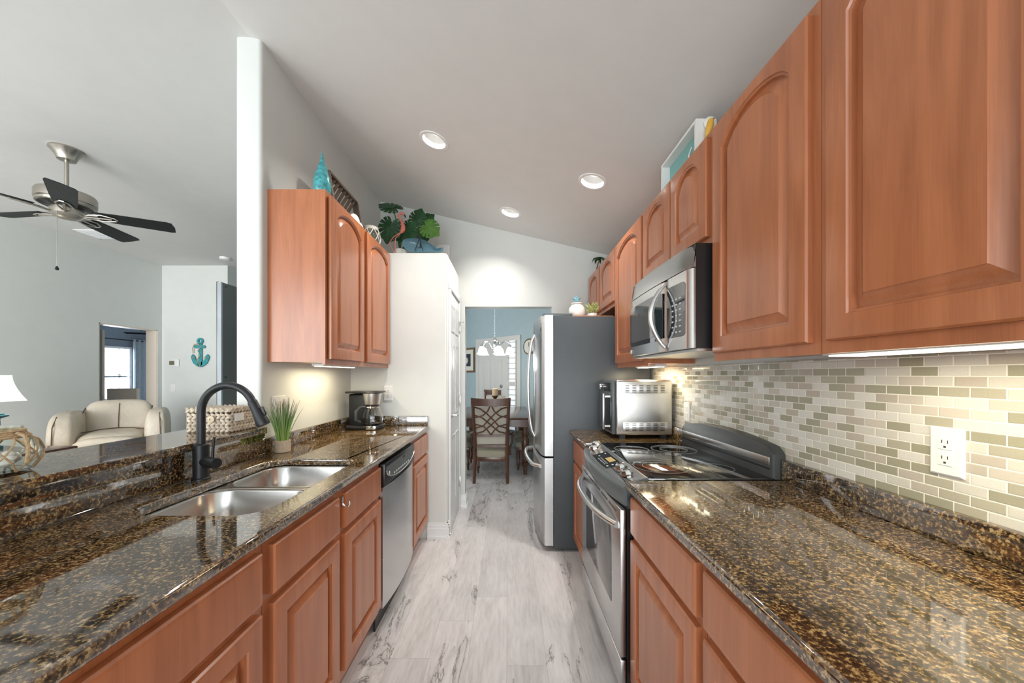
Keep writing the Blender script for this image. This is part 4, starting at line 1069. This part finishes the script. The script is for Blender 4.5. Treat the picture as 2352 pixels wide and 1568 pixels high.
for i in range(8):
    a = 2 * PI * i / 8 + .3
    b.tube([(tx0 + .016, ty0, tz0 + .125), (tx0 + .016 + .03 * math.cos(a), ty0 + .03 * math.sin(a), tz0 + .155), (tx0 + .016 + .052 * math.cos(a), ty0 + .052 * math.sin(a), tz0 + .145), (tx0 + .016 + .066 * math.cos(a), ty0 + .066 * math.sin(a), tz0 + .115)], [.003, .013, .013, .001], 6, flat=.3)
b.build('fronds', 'leaf', t)
MB().ell((tx0 + .012, ty0 - .012, tz0 + .122), (.006, .006, .006), nu=8, nv=6).build('coconut', 'yellow', t)

# ------------------------------------------------------------------ recessed lights, detector, vent
sl = math.atan(0.2357)
for i, ((x, y), lab) in enumerate(zip(cans, ('recessed ceiling light nearest the wing wall', 'recessed ceiling light nearest the right cabinets', 'farthest recessed ceiling light before the back wall'))):
    z = zc(x); mt = Matrix.Translation((x, y, z)) @ Matrix.Rotation(sl, 4, 'Y')
    t = thing('recessed_light', lab, 'ceiling light', (x, y, z), 'recessed ceiling lights')
    MB().lathe([(.074, .0), (.076, -.004), (.094, -.004), (.097, -.001), (.097, .0005)], (0, 0, 0), 32, False, False, mat=mt).build('trim_ring', 'can', t)
    MB().lathe([(.0755, -.002), (.074, .03), (.062, .065), (.058, .085)], (0, 0, 0), 32, False, True, mat=mt).build('baffle', 'baffle', t)
    MB().lathe([(.056, .070), (.045, .060), (.02, .055), (.0, .054)], (0, 0, 0), 28, False, False, mat=mt).build('lamp_lens', 'bulb', t)
    area('recessed_lamp', mt @ Vector((0, 0, .045)), .10, 6.5, (1, .96, .90), (0, sl, 0), shape='DISK', spread=R(115))
t = tag(MB().lathe([(.07, .0), (.07, -.012), (.06, -.03), (.03, -.035)], (-4.24, 5.46, 3.0743), 24).build('smoke_detector', 'white', origin=(-4.24, 5.46, 3.0743)), 'round white smoke detector on the living room ceiling', 'smoke detector')
t = thing('air_vent', 'white louvred air vent in the ceiling behind the fan', 'vent', (-5.03, 4.55, 3.0743))
MB().box(-5.25, -4.80, 4.40, 4.42, 3.064, 3.0742).box(-5.25, -4.80, 4.68, 4.70, 3.064, 3.0742).box(-5.25, -5.23, 4.4, 4.7, 3.064, 3.0742).box(-4.82, -4.80, 4.4, 4.7, 3.064, 3.0742).build('vent_frame', 'white', t)
b = MB()
for i in range(8): b.box(-5.23, -4.82, 4.43 + i * .032, 4.446 + i * .032, 3.062, 3.0742)
b.build('louvres', 'blind', t)

# ------------------------------------------------------------------ ceiling fan
FX, FY, FZ = -3.435, 2.84, 3.0743
t = thing('ceiling_fan', 'five blade dark ceiling fan hanging over the living room', 'ceiling fan', (FX, FY, FZ))
MB().lathe([(.095, 0), (.097, -.012), (.08, -.03), (.06, -.06), (.052, -.085), (.02, -.09)], (FX, FY, FZ), 28).build('canopy', 'nickel', t)
MB().lathe([(.0135, -.08), (.0135, -.36)], (FX, FY, FZ), 12).build('downrod', 'nickel', t)
MB().lathe([(.02, -.315), (.04, -.33), (.12, -.338), (.158, -.345), (.165, -.36), (.165, -.415), (.160, -.42), (.162, -.425), (.158, -.438), (.145, -.442)], (FX, FY, FZ), 36, True, False).build('motor_housing', 'nickel', t)
MB().lathe([(.146, -.440), (.11, -.448), (.09, -.458), (.088, -.462)], (FX, FY, FZ), 36, True, True).build('motor_grille', 'black', t)
MB().lathe([(.085, -.455), (.088, -.47), (.088, -.51), (.07, -.53), (.03, -.54)], (FX, FY, FZ), 28).build('switch_housing', 'nickel', t)
for a in (30, 102, 174, 246, 318):
    mt = Matrix.Translation((FX, FY, FZ - .485)) @ Matrix.Rotation(R(a), 4, 'Z') @ Matrix.Rotation(R(-12), 4, 'X')
    ol = [(.17, -.058), (.30, -.068), (.60, -.076), (.628, -.066), (.637, 0), (.628, .066), (.60, .076), (.30, .068), (.17, .058)]
    bl = MB().loops([[mt @ Vector((x, y, -.003)) for x, y in ol], [mt @ Vector((x, y, .003)) for x, y in ol]]).build('fan_blade', plain('charcoal_blade', (.012, .015, .016), .5, var=.08, spec=.25) if a == 30 else bpy.data.materials['charcoal_blade'], t)
    MB().tube([mt @ Vector(p) for p in ((.085, 0, -.02), (.13, .03, -.014), (.20, .045, -.009), (.27, .02, -.008), (.28, 0, -.008), (.27, -.02, -.008), (.20, -.045, -.009), (.13, -.03, -.014))], .006, 6, closed=True).tube([mt @ Vector((.08, 0, -.02)), mt @ Vector((.16, 0, -.012)), mt @ Vector((.25, 0, -.008))], .008, 6).build('blade_bracket', 'nickel', bl)
pc = MB().tube([(FX + .03, FY - .08, FZ - .50), (FX + .03, FY - .085, FZ - .52), (FX + .03, FY - .085, FZ - .93)], .0018, 5).build('pull_chain', 'nickel', t)
MB().lathe([(.004, .03), (.009, .018), (.012, .004), (.006, 0)], (FX + .03, FY - .085, FZ - .96), 12).build('chain_pull', 'black', pc)

# ------------------------------------------------------------------ television, wall controls, anchor
t = thing('television', 'dark flat television on a swing arm behind the wing wall', 'television', (-1.81, 3.0, 1.04))
MB().box(-1.825, -1.80, 2.3, 3.74, 1.05, 1.907, .004).build('back_shell', plain('grey_screen_back', (.055, .065, .065), .35, var=.05), t)
MB().box(-1.838, -1.826, 2.295, 3.745, 1.045, 1.912, .002).build('screen_panel', 'blackglass', t)
MB().box(-1.825, -1.80, 2.288, 2.3, 1.05, 1.907).build('bezel_edge', plain('silver_bezel', (.22, .25, .27), .4, .3), t)
b = MB()
for z in (1.885, 1.31): b.lathe([(.006, 0), (.006, .002)], (0, 0, 0), 10, mat=Matrix.Translation((-1.80, 2.325, z)) @ Matrix.Rotation(R(90), 4, 'Y'))
b.build('screws', 'black', t)
MB().box(-1.80, -1.4195, 2.98, 3.02, 1.44, 1.50).box(-1.80, -1.79, 2.85, 3.15, 1.35, 1.6).build('wall_arm', 'black', t)
t = thing('thermostat', 'white wall thermostat with a small display left of the anchor', 'thermostat', (-5.35, 5.85, 1.52))
MB().box(-5.43, -5.265, 5.825, 5.8495, 1.455, 1.58, .012, 3).build('thermostat_case', 'white', t)
MB().box(-5.41, -5.33, 5.822, 5.8255, 1.485, 1.55).build('display', 'olivelcd', t)
tag(MB().box(-5.41, -5.33, 5.842, 5.8495, 1.06, 1.18, .002).box(-5.385, -5.355, 5.838, 5.843, 1.08, 1.16, .001).build('light_switch', 'white', origin=(-5.37, 5.85, 1.12)), 'white light switch on the wall below the thermostat', 'switch')
t = thing('anchor_decoration', 'turquoise wooden anchor with rope on the living room wall', 'wall decoration', (-4.93, 5.84, 1.6))
ay = 5.842
q = lambda px, py, d=0: P(px, py, ay) - Vector((0, d, 0))
AM = lambda pts, d0=0.0, d1=.02: MB().loops([[q(u, v, d0) for u, v in pts], [q(u, v, d1) for u, v in pts]])
b = MB()
b.loops([[q(461 + rr * math.cos(2 * PI * i / 24), 783 + rr * math.sin(2 * PI * i / 24), d) for i in range(24)] for rr, d in ((7.2, 0), (7.2, .02), (3, .02), (3, 0))], closed=True)
def bar(pts): b.loops([[q(u, v, 0) for u, v in pts], [q(u, v, .02) for u, v in pts]])
bar([(458.5, 789), (465.5, 789), (465.5, 826), (467, 836), (461.5, 843), (456, 836), (458, 826)])
b.loops([[q(u, v, 0) for u, v in rrect(448, 473, 792.5, 799.5, 3.3, 4)], [q(u, v, .026) for u, v in rrect(448, 473, 792.5, 799.5, 3.3, 4)]])
for m_ in (-1, 1):
    f_ = lambda u, v: (461.5 + m_ * (u - 461.5), v)
    bar([f_(u, v) for u, v in ((460, 843), (453, 840), (446, 834), (442.5, 826), (440.5, 820), (441.5, 817), (444.5, 813.5), (448.5, 817), (450, 820.5), (451, 825), (454, 829), (459, 831))][::m_])
b.build('anchor_shape', 'tealpaint', t)
MB().tube([q(446, 811, .02), q(446, 800, .03), (q(450, 791, .03)), q(458, 789, .03), q(466, 796, .03), q(458, 806, .03), q(464, 815, .028), q(456, 826, .026), q(462, 842, .024)], .006, 6) \
    .tube([q(444, 823, .026), q(450, 819.5, .026)], .007, 6).tube([q(472, 820, .026), q(478.5, 823.5, .026)], .007, 6).build('rope_wrap', 'rope', t)

# ------------------------------------------------------------------ recliner
t = thing('recliner_chair', 'cream leather recliner facing the kitchen in the living room', 'armchair', (-4.2, 3.75, 0))
mr = Matrix.Translation((-4.62, 4.30, 0)) @ Matrix.Rotation(R(40), 4, 'Z')
def RB(c, r, e=.45, rot=None, nm='x', mat='leather', e2=None):
    bm = MB(); m3 = mr.to_3x3() @ (rot.to_3x3() if rot else Matrix.Identity(3))
    bm.ell(mr @ Vector(c), r, e, e2 or e, 32, 18, m3); return bm.build(nm, mat, t, angle=80)
RB((0, .30, .64), (.30, .15, .375), .42, Matrix.Rotation(R(-13), 4, 'X'), 'backrest')
RB((-.36, .02, .50), (.105, .42, .42), .5, None, 'armrest', e2=.35)
RB((.36, .02, .50), (.105, .42, .42), .5, None, 'armrest', e2=.35)
RB((0, -.10, .50), (.27, .38, .19), .5, None, 'seat_cushion')
RB((0, -.50, .44), (.27, .11, .22), .5, None, 'footrest')
b = MB(); b.box(-.40, .40, -.34, .38, .02, .34, .03, mat=mr); b.build('chair_base', 'leather', t)
b = MB()
def rp(p): return mr @ Vector(p)
for s_ in (-1, 1):
    b.tube([rp((s_ * .27, -.32, .70)), rp((s_ * .275, -.1, .80)), rp((s_ * .285, .14, .88)), rp((s_ * .285, .30, .93))], .007, 6)
    b.tube([rp((s_ * .405, -.39, .30)), rp((s_ * .405, -.41, .55)), rp((s_ * .40, -.40, .78)), rp((s_ * .39, -.3, .88)), rp((s_ * .39, .1, .918))], .005, 6)
b.tube([rp((-.26, -.10, .68)), rp((-.12, .06, .69)), rp((.0, .10, .695)), rp((.12, .06, .69)), rp((.26, -.10, .68))], .007, 6)
b.tube([rp((0, .145, .66)), rp((0, .165, .8)), rp((0, .23, .98))], .004, 6)
b.build('seam_piping', 'seam', t)

# side table and lamp
t = thing('side_table', 'dark wood side table beside the recliner under the lamp', 'table', (-4.3, 3.2, 0))
MB().box(-4.80, -4.03, 2.86, 3.42, .635, .665, .006).build('table_top', 'walnut', t)
for x in (-4.76, -4.07):
    for y in (2.90, 3.38): MB().box(x - .022, x + .022, y - .022, y + .022, 0, .635).build('leg', 'walnut', t)
MB().box(-4.76, -4.07, 2.9, 3.38, .555, .635).build('apron', 'walnut', t)
LX, LY, LZ = -4.57, 3.2, .6655
t = thing('table_lamp', 'teal lantern base table lamp with flared white shade at left', 'lamp', (LX, LY, LZ))
def sq(h, z, rr=.0): return [(LX + h * a, LY + h * b_, z) for a, b_ in ((-1, -1), (1, -1), (1, 1), (-1, 1))]
MB().loops([sq(.075, LZ), sq(.075, LZ + .02), sq(.055, LZ + .03), sq(.05, LZ + .27), sq(.065, LZ + .28), sq(.085, LZ + .29), sq(.083, LZ + .30), sq(.065, LZ + .305), sq(.066, LZ + .315), sq(.05, LZ + .325), sq(.03, LZ + .34), sq(.02, LZ + .37), sq(.012, LZ + .44)]).build('lantern_base', 'tealdark', t, smooth=False)
lps = []
for k in range(9):
    f_ = k / 8; h = .155 - .06 * (1 - (1 - f_) ** 1.7); lps.append(sq(h, 1.09 + .232 * f_))
lps2 = [[(LX + (x - LX) * .97, LY + (y - LY) * .97, z) for x, y, z in lp] for lp in lps[::-1]]
MB().loops(lps + lps2, closed=True).build('lamp_shade', 'linen', t, angle=20)
point('table_lamp_bulb', (LX, LY, 1.22), 4, (1, .9, .75), .04)

# ------------------------------------------------------------------ bedroom things
t = thing('curtain_rod', 'dark curtain rod with pale curtain over the bedroom window', 'curtain', (-8.9, 8.4, 0.02))
MB().tube([(-8.92, 7.3, 2.14), (-8.92, 9.15, 2.14)], .012, 8).lathe([(.0, 0), (.022, .006), (.022, .03), (.0, .036)], (0, 0, 0), 12, mat=Matrix.Translation((-8.92, 9.15, 2.14)) @ Matrix.Rotation(R(-90), 4, 'X')).build('rod', 'black', t)
b = MB(); nn = 60; l1, l2 = [], []
for i in range(nn):
    f_ = i / (nn - 1); y = 8.68 + .52 * f_; x = -8.92 + .035 * math.sin(f_ * 2 * PI * 4.5)
    l1.append((x, y)); l2.append((x - .004, y))
b.loops([[(x, y, .04) for x, y in l1 + l2[::-1]], [(x, y, 2.17) for x, y in l1 + l2[::-1]]]).build('curtain_panel', 'fabriccurtain', t)
t = thing('ceiling_fan', 'dark fan blades seen through the bedroom doorway', 'ceiling fan', (-6.9, 7.6, 2.2))
M['dullblade'] = plain('dull_dark_blade', (.016, .018, .02), .95, var=.05, spec=0.0)
for a in (165, 205, 93, 277, 21):
    MB().box(.10, .80, -.06, .06, -.004, .004, mat=Matrix.Translation((-6.9, 7.6, 2.16)) @ Matrix.Rotation(R(a), 4, 'Z') @ Matrix.Rotation(R(8), 4, 'X')).build('fan_blade', 'dullblade', t)
MB().lathe([(.09, -.04), (.11, 0), (.09, .06), (.015, .08), (.015, .9)], (-6.9, 7.6, 2.17), 20).build('motor_housing', 'nickel', t)
t = thing('bed', 'pale bed seen through the bedroom doorway behind the recliner', 'bed', (-7.4, 7.2, 0))
MB().box(-7.15, -6.62, 6.5, 6.56, 0, 1.085, .01).build('headboard', 'cream', t)
MB().box(-8.2, -6.15, 6.57, 8.3, .2, .72, .06, 3).build('mattress', 'blind', t)
MB().box(-8.2, -6.15, 6.6, 8.25, .0, .2).build('bed_frame', 'cream', t)
tag(MB().box(-7.85, -7.75, 9.28, 9.3, 2.05, 2.14).build('wall_speaker', 'nickel', origin=(-7.8, 9.3, 2.05)), 'small square brass plate high on the bedroom wall', 'wall plate')

# ------------------------------------------------------------------ dining room
t = thing('dining_table', 'long dark wood dining table with turned legs', 'table', (-.22, 5.66, 0))
MB().box(-.74, .30, 4.79, 6.53, .735, .762, .008).build('tabletop', 'walnut', t)
MB().box(-.68, .24, 4.84, 4.862, .64, .735).box(-.68, .24, 6.458, 6.48, .64, .735).box(-.70, -.678, 4.84, 6.48, .64, .735).box(.238, .26, 4.84, 6.48, .64, .735).build('apron', 'walnut', t)
lp_ = [(.022, 0), (.026, .06), (.028, .11), (.046, .13), (.05, .15), (.034, .165), (.05, .185), (.034, .205), (.036, .24), (.05, .38), (.052, .47), (.036, .50), (.05, .53), (.054, .55), (.036, .58), (.03, .60), (.04, .635)]
for x in (-.655, .215):
    for y in (4.87, 6.45):
        MB().lathe(lp_, (x, y, 0), 20).box(x - .045, x + .045, y - .045, y + .045, .635, .735).build('leg', 'walnut', t)
def chair(arms, label):
    t = thing('dining_chair', label, 'chair', (0, 0, 0), 'dining chairs')
    YB_ = -.22      # back plane, faces +Y
    for s_ in (-1, 1):
        b = MB(); x = s_ * .20
        b.tube([(s_ * .205, YB_ - .05, 0), (x, YB_, .26), (s_ * .195, YB_ + .005, .45), (s_ * .21, YB_ - .02, .75), (s_ * .222, YB_ - .06, 1.0)], [.021, .023, .023, .021, .02], 8)
        b.build('back_post', 'walnut', t)
    b = MB(); lps = []
    for i in range(9):
        s_ = -1 + i / 4; y = YB_ - .055 - .02 * (1 - s_ * s_); e_ = .012 * (s_ * s_)
        lps.append([(s_ * .24, y - .012, .945), (s_ * .24, y + .012, .945), (s_ * .243, y + .01, 1.03 + e_), (s_ * .243, y - .018, 1.035 + e_)])
    b.loops(lps).build('top_rail', 'walnut', t)
    def BK(u, v): return (u, YB_ + .004 - .055 * ((v - .45) / .55) ** 1.5 if v > .45 else YB_ + .004, v)
    b = MB()
    for z, h in ((.575, .028), (.445, .028)): b.loops([[(-.2, YB_ - .008, z - h / 2), (-.2, YB_ + .012, z - h / 2), (-.2, YB_ + .012, z + h / 2), (-.2, YB_ - .008, z + h / 2)], [(.2, YB_ - .008, z - h / 2), (.2, YB_ + .012, z - h / 2), (.2, YB_ + .012, z + h / 2), (.2, YB_ - .008, z + h / 2)]])
    for s_ in (-1, 1):
        b.tube([BK(s_ * u, v) for u, v in ((-.20, .93), (-.13, .91), (-.05, .85), (.03, .77), (.09, .70), (.20, .665))], .010, 6)
        b.tube([BK(s_ * u, v) for u, v in ((-.20, .60), (-.10, .625), (-.02, .69), (.06, .76), (.11, .80), (.20, .83))], .010, 6)
        b.tube([BK(s_ * u, v) for u, v in ((.01, .945), (.04, .88), (.10, .825), (.20, .80))], .009, 6)
        b.tube([BK(s_ * u, v) for u, v in ((.0, .585), (.04, .64), (.09, .69), (.2, .72))], .009, 6)
    b.build('lattice', 'walnut', t)
    MB().box(-.195, .195, YB_ + .018, YB_ + .05, .46, .93, .012).build('back_pad', 'pad', t)
    MB().box(-.205, .205, YB_, .22, .255, .31, .006).build('seat_frame', 'walnut', t)
    MB().ell((0, .005, .345), (.225, .235, .055), .45, .4, 28, 10).build('seat_cushion', 'cushion', t)
    for s_ in (-1, 1):
        MB().lathe([(.012, 0), (.016, .05), (.018, .07), (.028, .085), (.018, .10), (.024, .20), (.026, .255)], (s_ * .195, .20, 0), 12).build('front_leg', 'walnut', t)
        if arms:
            MB().tube([(s_ * .205, YB_ + .01, .60), (s_ * .25, -.10, .575), (s_ * .27, .05, .56), (s_ * .275, .14, .55), (s_ * .275, .17, .53)], [.014, .018, .02, .022, .016], 8) \
                .tube([(s_ * .272, .10, .555), (s_ * .262, .05, .46), (s_ * .235, .06, .36), (s_ * .235, .08, .28)], [.014, .014, .016, .02], 8).build('armrest', 'walnut', t)
    return t
hc = chair(True, 'dark wood dining armchair with its lattice back to the kitchen'); hc.location = (-.222, 4.74, 0)
dup(hc, (-.24, 6.78, 0), PI, 'dark wood dining armchair at the far head of the table')
sc_ = chair(False, 'dining side chair on the right of the table nearest the refrigerator'); sc_.location = (.33, 5.30, 0); sc_.rotation_euler = (0, 0, R(90))
dup(sc_, (.33, 5.95, 0), R(90), 'dining side chair on the right of the table farther from the kitchen')
dup(sc_, (-.77, 5.30, 0), R(-90), 'dining side chair on the left of the table nearest the opening')
dup(sc_, (-.77, 5.95, 0), R(-90), 'dining side chair on the left of the table farther from the kitchen')
t = thing('candle_holder', 'turned dark candle holder with an ivory candle on the dining table', 'candle', (-.215, 5.66, .762))
MB().lathe([(.055, 0), (.058, .01), (.03, .03), (.018, .06), (.04, .08), (.045, .10), (.018, .13), (.014, .18), (.03, .21), (.05, .235), (.05, .245)], (-.215, 5.66, .7625), 24).build('holder', 'walnut', t)
MB().lathe([(.043, 0), (.043, .105), (.036, .108), (.0, .100)], (-.215, 5.66, 1.0078), 20).build('pillar_candle', 'candle', t)
CXc, CYc = -.215, 5.62
t = thing('chandelier', 'five light chandelier with white bell shades above the dining table', 'chandelier', (CXc, CYc, 1.6))
b = MB()
zt = zc(CXc)
for i in range(46):
    z = 1.90 + i * .0205
    if z > zt - .03: break
    b.tube([(CXc + (.007 * math.cos(a) if i % 2 else 0), CYc + (0 if i % 2 else .007 * math.cos(a)), z + .013 * math.sin(a)) for a in arc(9, 0, 2 * PI)[:-1]], .0022, 4, closed=True)
b.lathe([(.055, 0), (.05, -.02), (.012, -.03)], (CXc, CYc, zt - .002), 20)
b.build('chain', 'chrome', t)
MB().lathe([(.004, .30), (.02, .285), (.03, .25), (.016, .235), (.024, .21), (.03, .16), (.018, .13), (.022, .09), (.012, .06), (.018, .04), (.0, .02)][::-1], (CXc, CYc, 1.61), 18).build('centre_stem', 'chrome', t)
for k in range(5):
    a = R(70 + 72 * k); dx, dy = math.cos(a), math.sin(a)
    MB().tube([(CXc + dx * r_, CYc + dy * r_, z) for r_, z in ((.01, 1.74), (.05, 1.735), (.09, 1.80), (.14, 1.84), (.19, 1.835), (.225, 1.80), (.23, 1.775))], .007, 7).lathe([(.015, .0), (.024, -.015), (.03, -.03)], (CXc + dx * .23, CYc + dy * .23, 1.785), 14).build('arm', 'chrome', t)
    MB().lathe([(.026, 0), (.045, -.02), (.056, -.06), (.062, -.09), (.085, -.118), (.083, -.118), (.058, -.09), (.05, -.05), (.022, -.004)], (CXc + dx * .23, CYc + dy * .23, 1.755), 22, False, False).build('bell_shade', 'frost', t)
point('chandelier_lamp', (CXc, CYc, 1.60), 9, (1, .96, .9), .15)
t = thing('framed_print', 'framed shell print with dark mat on the blue dining wall', 'picture', W(tx(1078), 0, 1.4))
tA, tB = tx(1062), tx(1091.5)
def wb(t0, t1, d0, d1, z0, z1): bm = MB(); wbox(bm, t0, t1, d0, d1, z0, z1); return bm
wb(tA, tB, 0.001, .025, 1.38, 1.90).build('frame', 'goldframe', t)
wb(tA + .04, tB - .04, .0255, .028, 1.42, 1.86).build('mat_board', 'paper', t)
wb(tA + .12, tB - .12, .0285, .030, 1.51, 1.77).build('dark_print', 'navy', t)
pc_ = W(tx(1074), .031, 1.63)
MB().ell(pc_, (.06, .06, .07), nu=16, nv=8).build('shell_image', 'paper', t)
t = thing('wall_clock', 'round wall clock on the blue dining wall by the refrigerator handle', 'clock', W(tx(1217), 0, 1.82))
qm = Matrix.Translation(W(tx(1217), .001, 1.83)) @ dn.to_track_quat('Z', 'Y').to_matrix().to_4x4()
MB().lathe([(.14, 0), (.145, .02), (.125, .03), (.12, .022)], (0, 0, 0), 32, mat=qm).build('clock_rim', 'goldframe', t)
MB().lathe([(.12, .024), (.0, .0245)], (0, 0, 0), 32, True, False, mat=qm).build('clock_face', 'paper', t)
MB().tube([qm @ Vector((0, 0, .028)), qm @ Vector((0, .08, .028))], .004, 5).tube([qm @ Vector((0, 0, .028)), qm @ Vector((.05, .02, .028))], .004, 5).build('hands', 'black', t)
